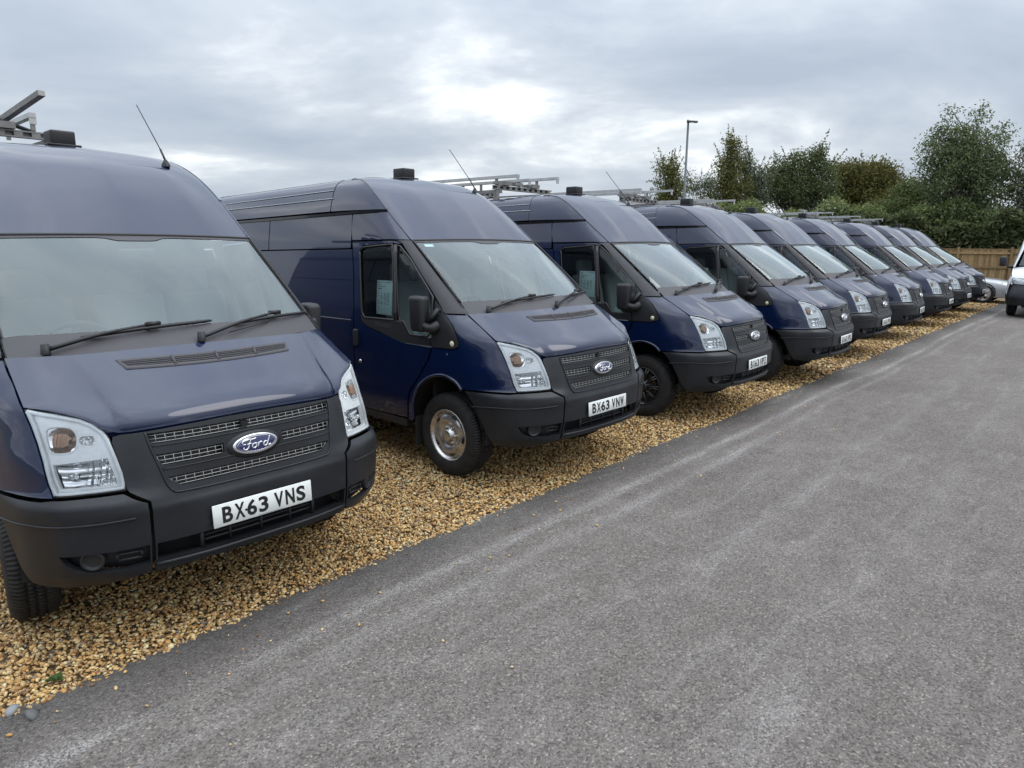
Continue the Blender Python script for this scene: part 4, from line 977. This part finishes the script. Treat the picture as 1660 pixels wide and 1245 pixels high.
    st=[[(-.036,.018),(-.056,.020),(-.066,.012),(-.062,.003),(-.050,.004)],[(-.060,.021),(-.040,.024),(-.018,.021),(.002,.025)],
        [(-.026,.020),(-.033,.004),(-.041,-.014),(-.053,-.021),(-.063,-.016),(-.060,-.009)],[(-.046,.001),(-.032,.004),(-.022,.002)],
        [(-.010,.002),(-.020,-.004),(-.022,-.014),(-.014,-.019),(-.004,-.014),(-.002,-.004),(-.010,.002),(.004,.000)],
        [(.010,.003),(.007,-.008),(.003,-.019)],[(.008,-.006),(.016,.002),(.024,.002),(.026,-.002)],
        [(.050,.000),(.040,.001),(.032,-.008),(.033,-.017),(.042,-.018),(.050,-.008),(.060,.012),(.064,.022)],[(.056,.004),(.050,-.012),(.054,-.019),(.066,-.014)]]
    for q in st:
        q=cat_rom([(x,z,0) for x,z in q],4); k=len(q)
        mb.tube([tuple(tilt@Vector((p[0]*1.10,-.0135,p[1]*1.08))+bc) for p in q],[.0030+.0012*math.sin(PI*i/(k-1)) for i in range(k)],6)
    mb.build('badge_lettering','chrome',fb,True)
    # lower intake
    mb=MB(); k=16
    for i in range(k):
        a=-.5+i/k;b=-.5+(i+1)/k; mb.add([on_front(a,.43,-.10),on_front(b,.43,-.10),on_front(b,.56,-.08),on_front(a,.56,-.08)],[(0,1,2,3)])
        mb.add([on_front(a,.450,-.0),on_front(b,.450,-.0),on_front(b,.443,-.11),on_front(a,.443,-.11)],[(0,1,2,3)])
    mb.build('intake_recess','black',fb)
    mb=MB()
    for z in (.512,.488): mb.tube([on_front(t,z,-.035) for t in np.linspace(-.29,.29,12)],.006,6)
    for x in (-.295,-.16,0,.16,.295): mb.tube([on_front(x,.545,-.03),on_front(x,.446,-.03)],.007 if abs(x)<.2 else .011,6)
    mb.build('intake_bars','plastic',fb,True)
    mb=MB(); mb.tube([on_front(t,.437,.002) for t in np.linspace(-.5,.5,24)],.009,8); mb.build('bumper_lip','plastic',fb,True)
    # ----- bonnet
    fr=[(0,.092,1.064),(.18,.097,1.060),(.36,.116,1.053),(.50,.158,1.044),(.56,.196,1.040),(.612,.222,1.064),(.66,.278,1.104),(.75,.352,1.143),(.842,.444,1.163)]
    re=[(0,.520,1.357),(.20,.528,1.356),(.40,.553,1.352),(.56,.590,1.347),(.615,.612,1.345),(.67,.645,1.345),(.72,.68,1.343),(.77,.72,1.341),(.823,.771,1.338)]
    rows=[]
    for k,(t,bz,by) in enumerate([(0,0,0),(.05,.022,-.012),(.16,.033,-.014),(.34,.030,0),(.58,.020,0),(.8,.010,0),(1,0,0)]):
        row=[]
        for i,(a,b) in enumerate(zip(fr,re)):
            wgt=1.0 if i<4 else (.78 if i==4 else (.45 if i==5 else (.3,.18,0.0)[i-6]))
            x=a[0]+(b[0]-a[0])*t; y=a[1]+(b[1]-a[1])*t+by*wgt; z=a[2]+(b[2]-a[2])*t+bz*wgt
            row.append((x,y,z))
        rows.append(row)
    G=mirror_grid(gpatch(rows,6,4,sharp_c=(4,)))
    bon=grid_mesh('bonnet',G,'navy',V)
    # rolled edge
    r,c,_=G.shape; loop=list(G[0])+[G[i,-1] for i in range(1,r)]+list(G[-1][::-1][1:])+[G[i,0] for i in range(r-2,0,-1)]
    cen=np.array([0,.4,1.2]); mb=MB(); n=len(loop); Vv=[tuple(p) for p in loop]+[tuple(p+np.array([0,.012,-.03])+(cen-p)*np.array([.015,.02,0])) for p in loop]
    mb.add(Vv,[(i,(i+1)%n,n+(i+1)%n,n+i) for i in range(n)]); mb.build('bonnet_edge','navy',bon,False)
    bvh=BVHTree.FromObject(bon,bpy.context.evaluated_depsgraph_get()) if False else BVHTree.FromPolygons([tuple(v.co) for v in bon.data.vertices],[tuple(p.vertices) for p in bon.data.polygons])
    def on_bon(x,y,off=0.):
        h=bvh.ray_cast(Vector((x,y,3)),Vector((0,0,-1)))
        if h[0] is None: h=bvh.find_nearest(Vector((x,y,1.2)))
        nn=h[1] if h[1].z>0 else -h[1]; return tuple(h[0]+nn*off)
    yr=lambda x:.497-.052*(1-(x/.44)**2); yf=lambda x:.428-.050*(1-(x/.42)**2)
    def vent_ring(g,off):
        xs=np.linspace(-.44+g,.44-g,30); top=[on_bon(x,yr(x)-g,off) for x in xs]; bot=[on_bon(x*.955,yf(x)+g,off) for x in xs[::-1]]; return top+bot
    mb=MB(); o1=vent_ring(-.004,.001);o2=vent_ring(.0,.007);o3=vent_ring(.011,.007);o4=vent_ring(.013,.003); n=len(o1)
    mb.add(o1+o2+o3+o4,[(k*n+i,k*n+(i+1)%n,(k+1)*n+(i+1)%n,(k+1)*n+i) for k in range(3) for i in range(n)]); 
    vent=mb.build('bonnet_vent','cowl',bon,True)
    mb=MB(); L=[]; xs=np.linspace(-.43,.43,40)
    P=[on_bon(x,yr(x)-.008,.0025) for x in xs]+[on_bon(x*.955,yf(x)+.008,.0025) for x in xs]
    mb.add(P,[(i,i+1,40+i+1,40+i) for i in range(39)]); mb.build('vent_recess','black',vent)
    mb=MB()
    for x in (-.215,0,.215): mb.tube([on_bon(x+.01,yr(x)-.004,.006),on_bon(x*.97,yf(x)+.004,.006)],.007,6)
    for f in (.25,.5,.75): mb.tube([on_bon(x,yr(x)-.008-(yr(x)-yf(x)-.016)*f,.004) for x in np.linspace(-.425,.425,40)],.0026,4)
    for x in np.linspace(-.42,.42,58): mb.tube([on_bon(x,yr(x)-.008,.004),on_bon(x*.96,yf(x)+.008,.004)],.0018,4)
    mb.build('vent_mesh','cowl',vent,True)
    # ----- windscreen, cowl
    def wrow(t):
        zc=1.352+(1.905-1.352)*t; row=[]
        for x in (0,.22,.44,.62,.74):
            f=x/.80; xe=.812+(.766-.812)*t; X=f*xe
            yc=.535+(1.392-.535)*t; ye=.772+(1.482-.772)*t
            ze=1.342+(1.893-1.342)*t
            row.append((X,yc+(ye-yc)*f**2.1,zc+(ze-zc)*f**2-.0+.020*math.sin(PI*t)))
        xe=.812+(.766-.812)*t; row.append((xe,.772+(1.482-.772)*t,1.342+(1.893-1.342)*t+.006*math.sin(PI*t))); return row
    Gw=mirror_grid(gpatch([wrow(t) for t in (.135,.35,.6,.8,1)],5,4)); ws=grid_mesh('windscreen',Gw,'windscreen',V)
    Gc=mirror_grid(gpatch([wrow(t) for t in (-.01,.05,.14)],3,4)); Gc[:,:,1]-=.002; cw=grid_mesh('windscreen_cowl',Gc,'cowl',V)
    bw=BVHTree.FromPolygons([tuple(p) for p in np.vstack([Gw.reshape(-1,3),Gc.reshape(-1,3)])],
        [(i*Gw.shape[1]+j,i*Gw.shape[1]+j+1,(i+1)*Gw.shape[1]+j+1,(i+1)*Gw.shape[1]+j) for i in range(Gw.shape[0]-1) for j in range(Gw.shape[1]-1)]+
        [(Gw.shape[0]*Gw.shape[1]+i*Gc.shape[1]+j,Gw.shape[0]*Gw.shape[1]+i*Gc.shape[1]+j+1,Gw.shape[0]*Gw.shape[1]+(i+1)*Gc.shape[1]+j+1,Gw.shape[0]*Gw.shape[1]+(i+1)*Gc.shape[1]+j) for i in range(Gc.shape[0]-1) for j in range(Gc.shape[1]-1)])
    def on_ws(x,z,off):
        h=bw.ray_cast(Vector((x,-2,z)),Vector((0,1,0)))
        if h[0] is None: h=bw.find_nearest(Vector((x,.8,z)))
        nn=h[1] if h[1].y<0 else -h[1]; return tuple(h[0]+nn*off)
    # dark printed border of the glass
    mb=MB(); R,C,_=Gw.shape
    def strip(A,B):
        k=len(A); mb.add([tuple(a) for a in A]+[tuple(b) for b in B],[(i,i+1,k+i+1,k+i) for i in range(k-1)])
    nz=np.array([0,-.0016,.0024])
    top=[];top2=[]
    for j in range(C):
        x=Gw[-1,j,0]; sm=lambda a,b:max(0.,min(1.,(a-abs(x))/b)); dip=.024+.036*sm(.17,.07)
        top.append(Gw[-1,j]+nz); t=(Gw[-1,j]-Gw[-3,j]); top2.append(Gw[-1,j]+nz-t/np.linalg.norm(t)*dip)
    strip(top,top2)
    for j0,j1 in ((0,2),(C-1,C-3)):
        strip([Gw[i,j0]+nz for i in range(R)],[Gw[i,j0]*.7+Gw[i,j1]*.3+nz for i in range(R)])
    mb.build('windscreen_border','cowl',ws)
    mb=MB()
    for s in (-1,1): mb.tube([tuple(Gw[i,0 if s<0 else -1]+np.array([s*.006,-.004,.004])) for i in range(0,R)],.008,6)
    mb.tube([tuple(Gw[-1,j]+np.array([0,.004,.006])) for j in range(C)],.009,6)
    mb.build('windscreen_seal','black',ws,True)
    for piv,cl,a,b in (((-.67,1.352),(-.204,1.436),(-.521,1.405),(.102,1.443)),((-.011,1.364),(.508,1.442),(.216,1.42),(.79,1.43))):
        P=on_ws(*piv,.025);K=on_ws(*cl,.03);A=on_ws(*a,.016);B=on_ws(*b,.016)
        mb=MB(); mb.lathe([(0,.03),(.018,.028),(.022,-.02)],12,'z',P)
        mb.tube(cat_rom([P,tuple(np.array(P)*.5+np.array(K)*.5+np.array([0,-.01,.012])),K],5),[.012-.0005*i for i in range(11)],6)
        mb.box(K,(.07,.025,.022)); wip=mb.build('wiper','black',V,True)
        mb=MB(); bl_=[on_ws(a[0]+(b[0]-a[0])*t,a[1]+(b[1]-a[1])*t,.012+.012*math.sin(PI*t)) for t in np.linspace(0,1,13)]; mb.tube(bl_,[.006]+[.0095]*11+[.006],6); mb.build('wiper_blade','black',wip,True)
        mb=MB(); mb.tube([tuple(np.array(P)+np.array([.16,.015,.01])),tuple(np.array(K)*.6+np.array(P)*.4+np.array([.12,.012,-.012])),tuple(np.array(K)+np.array([.02,0,-.006]))],.004,5); mb.build('washer_pipe','black',wip,True)
    # ----- dome over the windscreen and the roof
    rows=[]
    for z,(yc,zc,ym,zm) in zip([1.897,2.03,2.16,2.31,2.41,2.455,2.476],[(1.398,1.913,1.425,1.910),(1.545,2.062,1.575,2.055),(1.70,2.205,1.735,2.195),(1.90,2.352,1.935,2.340),(2.12,2.448,2.14,2.434),(2.33,2.490,2.34,2.474),(2.60,2.508,2.60,2.493)]):
        rx,ry=ridge(z); rows.append([(0,yc,zc),(rx*.33,yc+(ym-yc)*.5,zc+(zm-zc)*.5),(rx*.62,ym,zm),(rx*.86,ym+(ry-ym)*.52,zm+(z-zm)*.42),(rx*.955,ym+(ry-ym)*.80,zm+(z-zm)*.75),(rx,ry,z)])
    Gd=mirror_grid(gpatch(rows,6,5)); dome=grid_mesh('roof_front',Gd,'navy',V)
    rows=[]
    for y in (2.601,3.2,4.0,4.8,5.38,5.45):
        dz=-.022*(y-2.6)-(.02 if y>5.4 else 0); e=.575-(.05 if y>5.4 else 0)
        rows.append([(0,y,2.508+dz),(.25,y,2.505+dz),(.45,y,2.491+dz),(e,y,2.470+dz)])
    Gr=mirror_grid(gpatch(rows,5,5)); roof=grid_mesh('roof',Gr,'navy',V)
    mb=MB()
    for x in (-.4,-.2,0,.2,.4): mb.tube([(x,y,2.506-.022*(y-2.6)-.10*x*x) for y in np.linspace(2.8,5.3,8)],.010,6)
    mb.build('roof_rib','navy',roof,True)
    # rear: two doors with lamps
    mb=MB(); prof=[(.93,.40),(.957,.6),(.957,1.1),(.935,1.33),(.90,1.6),(.853,1.9),(.795,2.08),(.735,2.24),(.66,2.34),(.55,2.395),(0,2.43)]
    Vv=[(x,5.43 if z<2.1 else 5.45,z) for x,z in prof]+[(-x,5.43 if z<2.1 else 5.45,z) for x,z in prof[::-1][1:]]
    mb.add(Vv+[(v[0]*.985,5.475,v[2]) for v in Vv],[(i,i+1,len(Vv)+i+1,len(Vv)+i) for i in range(len(Vv)-1)]+[tuple(len(Vv)+i for i in range(len(Vv)))]); rear=mb.build('rear_door','navy',V)
    for s in (-1,1): rbox('tail_light',(.09,.05,.5),.015,'tail_red',V,loc=(s*.885,5.47,1.05))
    rbox('rear_bumper',(1.86,.14,.2),.03,'plastic',V,loc=(0,5.48,.48))
    # aerial, bonded on the roof dome's left
    mb=MB(); mb.lathe([(.030,-.012),(.026,.004),(.016,.022),(.009,.035)],14,'z',(.482,2.03,2.392)); mb.tube([(.482,2.03,2.42),(.478,2.09,2.50)],.007,6); mb.tube([(.478,2.09,2.50),(.453,2.37,2.82)],.0035,5); mb.build('aerial','black',dome,True)
    # ----- cab interior
    rbox('dashboard',(1.60,.60,.22),.06,'interior',V,loc=(0,1.02,1.20),rot=(math.radians(6),0,0))
    mb=MB()
    mb.lathe([(.10,.0),(.11,.045),(.09,.06),(0,.062)],24,'z',(-.38,.93,1.30)); mb.lathe([(.12,.0),(.14,.03),(.11,.045),(0,.046)],24,'z',(.02,.90,1.30))
    mb.build('instrument_hood','interior_dark',V,True)
    sw=Matrix.Rotation(math.radians(-58),3,'X'); ctr=Vector((-.40,1.28,1.27)); mb=MB()
    ring=[tuple(sw@Vector((.195*math.cos(2*PI*i/36),.195*math.sin(2*PI*i/36),0))+ctr) for i in range(37)]; mb.tube(ring,.016,8,False)
    for q in (PI*.95,PI*.05,PI*1.5): mb.tube([tuple(ctr),tuple(sw@Vector((.19*math.cos(q),.19*math.sin(q),0))+ctr)],.02,6)
    mb.tube([tuple(ctr),(-.40,1.05,1.12)],.03,8); mb.build('steering_wheel','interior_dark',V,True)
    for x,wd in ((-.42,.48),(.16,.44),(.60,.44)):
        st_=rbox('seat',(wd,.50,.16),.05,'interior',V,loc=(x,1.72,.86))
        for nm,sz,lc,rt in (('backrest',(wd,.14,.62),(0,.27,.36),-.20),('headrest',(wd*.55,.10,.2),(0,.36,.74),-.1)):
            rbox(nm,sz,.045,'interior',st_,loc=lc,rot=(rt,0,0))
    mb=MB(); mb.box((0,2.27,1.15),(1.74,.02,1.1)); mb.box((0,2.27,1.80),(1.60,.02,.25)); mb.build('bulkhead','bulkhead',V)
    mb=MB(); mb.box((0,1.93,1.93),(1.45,.66,.02)); mb.build('headlining','bulkhead',V)
    mb=MB(); mb.box((0,2.9,.37),(1.55,4.9,.06)); mb.box((0,.55,.55),(1.05,.5,.4)); mb.box((0,2.1,.31),(.5,2.5,.14)); mb.box((0,1.15,.75),(1.7,.04,.7)); mb.build('underbody','underbody',V)
    rm=rbox('rear_view_mirror',(.22,.035,.07),.015,'black',V,loc=(0,1.36,1.80))
    return V

def build_headlight(V,s):
    hz=HEAD_UZ
    turn=[(1.149,1.061),(1.118,1.082),(1.035,1.078),(.995,1.061),(.975,1.032),(.973,.989),(1.007,.973),(1.082,.973),(1.118,.989)]
    mainp=[(1.092,.928),(.95,.934),(.80,.940),(.765,.88),(.735,.828),(.90,.827),(1.04,.829),(1.068,.87)]
    sl=[(.962,1.036),(.89,1.036),(.882,1.008),(.90,.998),(.952,1.006)]
    h=piece('headlight',hz,m_uz,'lamp_white',V,holes=[shrink(smooth_poly(turn,3),.004),mainp,smooth_poly(sl,3)],sp=.02,side=s,off=-.018,gap=.004,skirt=.02,out=(.6,-.8,0))
    # bright rim
    mb=MB(); lp=densify(shrink(hz,.012),.02); mb.tube([on_uz(u,z,s,-.010) for u,z in lp]+[on_uz(*lp[0],s,-.010)],.0095,6,False); mb.build('headlight_rim','lamp_white',h,True)
    mb=MB(); lp=densify(shrink(hz,.002),.02); mb.tube([on_uz(u,z,s,-.012) for u,z in lp]+[on_uz(*lp[0],s,-.012)],.006,6,False); mb.build('headlight_gasket','black',h,True)
    def bowl(name,poly,off,material,rim=None,sp=.02):
        q=piece(name,smooth_poly(poly,3),m_uz,material,h,sp=sp,side=s,off=off,gap=0,skirt=.02,out=(.6,-.8,0)); return q
    turn=[(1.149,1.061),(1.118,1.082),(1.035,1.078),(.995,1.061),(.975,1.032),(.973,.989),(1.007,.973),(1.082,.973),(1.118,.989)]
    t=bowl('indicator_bowl',turn,lambda u,z:-.020-.02*np.clip(1-((u-1.06)/.09)**2-((z-1.027)/.055)**2,0,1),'chrome',sp=.01)
    mb=MB(); lp=smooth_poly(turn,3); mb.tube([on_uz(u,z,s,-.018) for u,z in lp]+[on_uz(*lp[0],s,-.018)],.005,6,False)
    lo=smooth_poly([(.968,1.042),(.883,1.042),(.873,1.005),(.898,.992),(.956,1.002)],3); mb.tube([on_uz(u,z,s,-.02) for u,z in lo]+[on_uz(*lo[0],s,-.02)],.004,6,False)
    mb.build('lamp_bezel','lamp_white',h,True)
    am=[(1.112,1.050),(1.075,1.062),(1.025,1.058),(1.008,1.035),(1.006,1.005),(1.03,.990),(1.085,.990),(1.108,1.008)]
    bowl('indicator_lamp',shrink(am,.009),lambda u,z:-.016+.010*np.clip(1-((u-1.06)/.06)**2-((z-1.027)/.045)**2,0,1)+.0022*np.sin(u*330),'amber',sp=.0055)
    sl=[(.962,1.036),(.89,1.036),(.882,1.008),(.90,.998),(.952,1.006)]
    bowl('side_lamp',sl,lambda u,z:-.028-.010*np.sin(u*120)*np.sin(z*140),'chrome',sp=.008)
    mainp=[(1.092,.928),(.95,.934),(.80,.940),(.765,.88),(.735,.828),(.90,.827),(1.04,.829),(1.068,.87)]
    def bowl_off(u,z):
        r=((u-.97)/.17)**2+((z-.88)/.075)**2
        return -.028-.045*np.clip(1-r,0,1)-.006*np.sin(u*150)*(u<.90)-.004*np.sin(z*160)
    piece('main_reflector',mainp,m_uz,'chrome',h,sp=.009,side=s,off=bowl_off,gap=0,skirt=0,out=(.6,-.8,0))
    c=Vector(on_uz(.985,.878,s,-.050)); nrm=(Vector(on_uz(.985,.878,s,0))-c).normalized(); q=nrm.to_track_quat('X','Z').to_matrix()
    mb=MB(); mb.lathe([(.0,.030),(.013,.028),(.015,.0),(.017,-.02)],14); mb.V=[tuple(q@Vector(v)+c) for v in mb.V]; mb.build('bulb_shield','chrome',h,True)
    piece('headlight_lens',hz,m_uz,'lens',h,sp=.03,side=s,off=0.,gap=.004,skirt=.012,out=(.6,-.8,0))

# wheels
def wheel_mesh(kind):
    mb=MB(); W=.20
    prof=[(.205,-.012),(.225,.0),(.26,.010),(.30,.006),(.325,-.008),(.338,-.022),(.345,-.035),(.346,-.06),(.338,-.062),(.338,-.070),(.346,-.072),(.347,-.095),(.339,-.097),(.339,-.105),(.347,-.107),(.346,-.132),(.338,-.134),(.338,-.142),(.345,-.145),(.338,-.185),(.30,-.205),(.24,-.20),(.205,-.19)]
    mb.lathe(prof,72); ty=mb
    rm=MB()
    if kind=='steel':
        pr=[(.205,-.19),(.200,-.05),(.214,-.012),(.213,-.004),(.206,-.004),(.200,-.018),(.190,-.030),(.183,-.034),(.165,-.024),(.145,-.010),(.120,-.010),(.098,-.028),(.085,-.036),(.050,-.036),(.050,.004),(.042,.010),(0,.010)]
        rm.lathe(pr,60,mod=lambda i,q:(.007*math.cos(5*q+.6) if i in (8,9,10) else 0))
    else:
        pr=[(.205,-.19),(.200,-.05),(.214,-.010),(.213,-.002),(.200,-.004),(.195,-.022),(.06,-.030),(.055,-.002),(.04,.004),(0,.006)]
        rm.lathe(pr,60)
    ex=MB(); ex2=MB()
    if kind=='steel':
        for k in range(5):
            a=2*PI*k/5+.72; pts=[]
            for d in (-.16,-.08,0,.08,.16): pts.append((-.022,.166*math.cos(a+d),.166*math.sin(a+d)))
            ex.tube(pts,[.008,.0105,.0105,.0105,.008],8)
        for k in range(6):
            a=2*PI*k/6; c=(-.03,.068*math.cos(a),.068*math.sin(a)); ex2.lathe([(.011,-.01),(.011,.012),(.007,.016),(0,.016)],6,'x',c)
    else:
        for k in range(10):
            for d in (-.075,.075):
                a=2*PI*k/10; r0=(-.012,.062*math.cos(a),.062*math.sin(a)); r1=(-.010,.196*math.cos(a+d),.196*math.sin(a+d))
                ex2.tube([r0,tuple((np.array(r0)+np.array(r1))/2+np.array([.006,0,0])),r1],[.010,.009,.008],6)
    return ty,rm,ex,ex2
def wheel_set(V,kind,steer=0.):
    """four wheels; the mesh data is shared"""
    ty,rm,ex,ex2=wheel_mesh(kind); data={}
    for s in (-1,1):
        for y in (.93,4.55):
            key=s
            if key not in WHEELDATA.setdefault(kind,{}):
                d={}
                for nm,mb,mt in (('tyre',ty,'tyre'),('rim',rm,'steel_rim' if kind=='steel' else 'black_rim'),('rim_slot',ex,'black'),('wheel_nut' if kind=='steel' else 'spoke',ex2,'steel_rim' if kind=='steel' else 'black_rim')):
                    if not mb.V: continue
                    me=bpy.data.meshes.new(nm); Vv=[(v[0]*s,v[1],v[2]) for v in mb.V]; Ff=[f if s>0 else f[::-1] for f in mb.F]
                    me.from_pydata(Vv,[],Ff); me.materials.append(mat(mt)); me.polygons.foreach_set('use_smooth',[True]*len(me.polygons)); d[nm]=me
                WHEELDATA[kind][key]=d
            d=WHEELDATA[kind][key]
            t=link(bpy.data.objects.new('wheel',d['tyre']),V); t.location=(s*.912,y,.346)
            if y<2: t.rotation_euler=(0,0,steer)
            for nm,me in d.items():
                if nm!='tyre': link(bpy.data.objects.new(nm,me),t)
WHEELDATA={}
def copy_tree(o,parent=None):
    c=o.copy(); COL.objects.link(c)
    if parent is not None:
        c.parent=parent; c.matrix_parent_inverse=o.matrix_parent_inverse.copy()
    for ch in list(o.children): copy_tree(ch,c)
    return c

# lettering
GLYPH={}
def glyph(ch):
    if ch not in GLYPH:
        cu=bpy.data.curves.new('g','FONT'); cu.body=ch; cu.offset=.030; cu.resolution_u=6
        o=bpy.data.objects.new('g',cu); COL.objects.link(o); bpy.context.view_layer.update()
        me=bpy.data.meshes.new_from_object(o.evaluated_get(bpy.context.evaluated_depsgraph_get()))
        P=np.array([tuple(v.co) for v in me.vertices]); F=[tuple(p.vertices) for p in me.polygons]
        bpy.data.objects.remove(o); bpy.data.curves.remove(cu); bpy.data.meshes.remove(me)
        lo,hi=P.min(0),P.max(0); P=(P-lo)/np.maximum(hi-lo,1e-6); GLYPH[ch]=(P,F)
    return GLYPH[ch]
def number_plate(V,text):
    pl=rbox('number_plate',(.520,.006,.111),.0028,'plate_white',V,loc=(0,-.004,.6055),rot=(math.radians(-3),0,0),seg=1)
    mb=MB(); x=-.216
    for i,ch in enumerate(text):
        if ch==' ': x+=.022; continue
        P,F=glyph(ch); wd=.050 if ch not in '1I' else .014
        mb.add([(x+p[0]*wd,-.0042,-.0395+p[1]*.079) for p in P],[f for f in F]); x+=.061
    mb.lathe([(0,-.006),(.0055,-.006),(.0055,-.002)],10,'y',(-.099,0,-.004))
    mb.build('plate_lettering','ink',pl)
    mb=MB(); mb.box((.03,-.0036,-.050),(.13,.001,.0022)); mb.build('plate_imprint','sheet_ink',pl)
def roof_vent(V):
    v=rbox('roof_vent',(.20,.22,.016),.006,'black',V,loc=(0,2.55,2.508)); rbox('vent_cover',(.15,.165,.095),.012,'black',v,loc=(0,0,.05))
def roof_rack(V,var=0,dy=.42,dx=0.,dz=0.):
    zb=2.49+dz
    def bx(name,boxes,material,par):
        mb=MB()
        for bb in boxes: mb.box((bb[0][0]+dx,)+tuple(bb[0][1:]),*bb[1:])
        return mb.build(name,material,par)
    rk=bx('roof_rack',[((-.50,4.0+dy,zb+.045),(.05,2.1,.045))],'galv',V)
    bx('rail',[((.50,4.0+dy,zb+.045),(.05,2.1,.045))],'galv',rk)
    for y in (2.98+dy,4.0+dy,4.92):
        for x in (-.56,.56): bx('foot',[((x,y,zb-dz/2),(.06,.06,.12+dz)),((x,y,zb-dz-.055),(.12,.10,.012))],'galv',rk)
        n=10; B=[((-.60+1.20*(i+.5)/n,y,zb+.095),(.06,.05,.05)) for i in range(n)]
        bx('cross_member',B+[((0,y,zb+.115),(1.22,.055,.012)),((0,y,zb+.072),(1.22,.055,.012)),((0,y+.02,zb+.095),(1.22,.006,.05))],'galv',rk)
    for x,z,h in ((-.40,zb+.150,.05),(-.16,zb+.155,.04),(.20,zb+.150,.05)):
        bx('clamp',[((x,2.97+dy,z),(.16,.10,h)),((x,3.06+dy,z+.012),(.10,.16,.03))],'galv',rk)
    for x,ya,z in ((-.42,2.72,zb+.235),(.05,2.90,zb+.225),(.44,2.62+.05*var,zb+.265)):
        bx('load_bar',[((x,(ya+dy+5.15)/2,z),(.048,5.15-ya-dy,.036)),((x,ya+dy+.012,z-.035),(.05,.012,.07))],'alu',rk)
        for y in (3.1+dy,4.6): bx('upright',[((x,y,z-.06),(.03,.03,.12))],'galv',rk)
    if var==9:
        bx('angled_bar',[((.30,3.05+dy,zb+.26),(.05,.9,.04),Matrix.Rotation(math.radians(14),3,'Z')@Matrix.Rotation(math.radians(-14),3,'X'))],'galv',rk)
        mb=MB(); mb.tube([(-.3,2.9+dy,zb+.16),(-.05,3.2+dy,zb+.22),(.25,3.4+dy,zb+.17)],.018,8); mb.build('cable','black',rk,True)
def price_sheet(pose,label,y,z,w_=.215,h=.29):
    """paper hanging inside the driver's window; a thing of its own"""
    x,yy,a=pose; T=Matrix.Translation((x,yy,0))@Matrix.Rotation(a,4,'Z')
    mb=MB(); n=6; P=[]
    for i in range(n+1):
        for k in (0,1):
            yk=y+w_*(1-k)-.02*(i/n); zk=z-h*i/n; q=on_side(yk,zk,-1,-.022); P.append(q)
    P2=[(p[0]+.0012,p[1],p[2]) for p in P]
    mb.add(P+P2,[(2*i,2*i+1,2*i+3,2*i+2) for i in range(n)]+[(14+2*i+2,14+2*i+3,14+2*i+1,14+2*i) for i in range(n)])
    o=mb.build('price_sheet','sheet'); o.matrix_world=T; tag(o,label,'notice','price sheets in van windows')
    mb=MB(); r=random.Random(3)
    def bar(u,v,wd,hh):
        # u,v from the sheet's top-left corner as seen from outside
        c=[]
        for du,dv in ((0,0),(wd,0),(wd,hh),(0,hh)):
            yk=y+w_-(u+du)*1.0-.02*((v+dv)/h); q=on_side(yk,z-(v+dv),-1,-.0205); c.append(q)
        mb.add(c,[(0,1,2,3)])
    bar(.014,.014,.03,.007); bar(.13,.014,.06,.004); bar(.014,.036,.035,.005); bar(.014,.050,.10,.004); bar(.014,.066,.055,.008); bar(.014,.088,.025,.004)
    for i in range(9):
        for k in range(4):
            if r.random()<.9: bar(.014+.045*k,.105+.0115*i,.018+.014*r.random(),.0042)
    bar(.014,.215,.02,.004); bar(.014,.23,.04,.003); bar(.014,.245,.03,.003)
    mb.build('print','sheet_ink',o)

# ---------------------------------------------------------------- the row of navy vans
POSES=[(-1.2241,3.2263,0.83168),(0.7760,5.4377,0.82512),(2.7324,7.5539,0.86775),(4.7107,9.6516,0.87213),(6.5106,11.9677,0.85634),(8.4986,14.3081,0.90521),(10.6152,16.7310,0.85915),(12.3918,18.7943,0.83502),(14.1130,20.7504,0.80909)]
proto=build_van()
PLATES=['BX63 VNS','BX63 VNW','BX63 VPZ','BX63 VPK','BX63 VPG','BX63 VPE','BX63 VPN','BX63 VPX','BX63 VPY']
LABELS=['nearest navy high-roof van, cut by the left edge, plate BX63 VNS','navy high-roof van with bare steel wheels, plate BX63 VNW','navy high-roof van third along the row, plate BX63 VPZ','navy high-roof van fourth along the row','navy high-roof van fifth along the row, parked between fourth and sixth','navy high-roof van sixth along the row, white bar on its roof vent','navy high-roof van seventh along the row','navy high-roof van eighth along the row, last but one','farthest navy high-roof van, last of the row before the silver car']
STEER=[-.15,0,.03,-.02,.0,.04,0,-.03,0]
vans=[proto]+[copy_tree(proto) for _ in range(8)]
for i,(v,(x,y,a)) in enumerate(zip(vans,POSES)):
    v.location=(x,y,0); v.rotation_euler=(0,0,a); tag(v,LABELS[i],'van','navy vans parked in a row on gravel')
    number_plate(v,PLATES[i]); wheel_set(v,'steel' if i==1 else 'black',STEER[i]); roof_vent(v)
    if i in (0,2,3,4,6,7,8): roof_rack(v,9 if i==0 else i%3,.72 if i==0 else .42,-.27 if i==0 else 0.,.12 if i==0 else .02)
    if i==5:
        mb=MB(); mb.box((0,2.55,2.67),(.42,.05,.02)); mb.box((0,2.55,2.635),(.06,.06,.07)); mb.build('light_bar','alu',v)
price_sheet(POSES[1],'pale blue price sheet hanging in the driver window of van BX63 VNW',1.622,1.562)
price_sheet(POSES[2],'pale blue price sheet hanging in the driver window of van BX63 VPZ',1.60,1.58)
price_sheet(POSES[3],'pale blue price sheet in the driver window of the fourth van',1.72,1.56)
x_,y_,a_=POSES[1]
mb=MB(); mb.box((0,0,0),(.085,.003,.034)); st_=mb.build('windscreen_sticker','sheet',vans[1]); st_.location=(-.66,1.408,1.857); st_.rotation_euler=(math.radians(-57),0,math.radians(-10))
white_van()
silver_car()
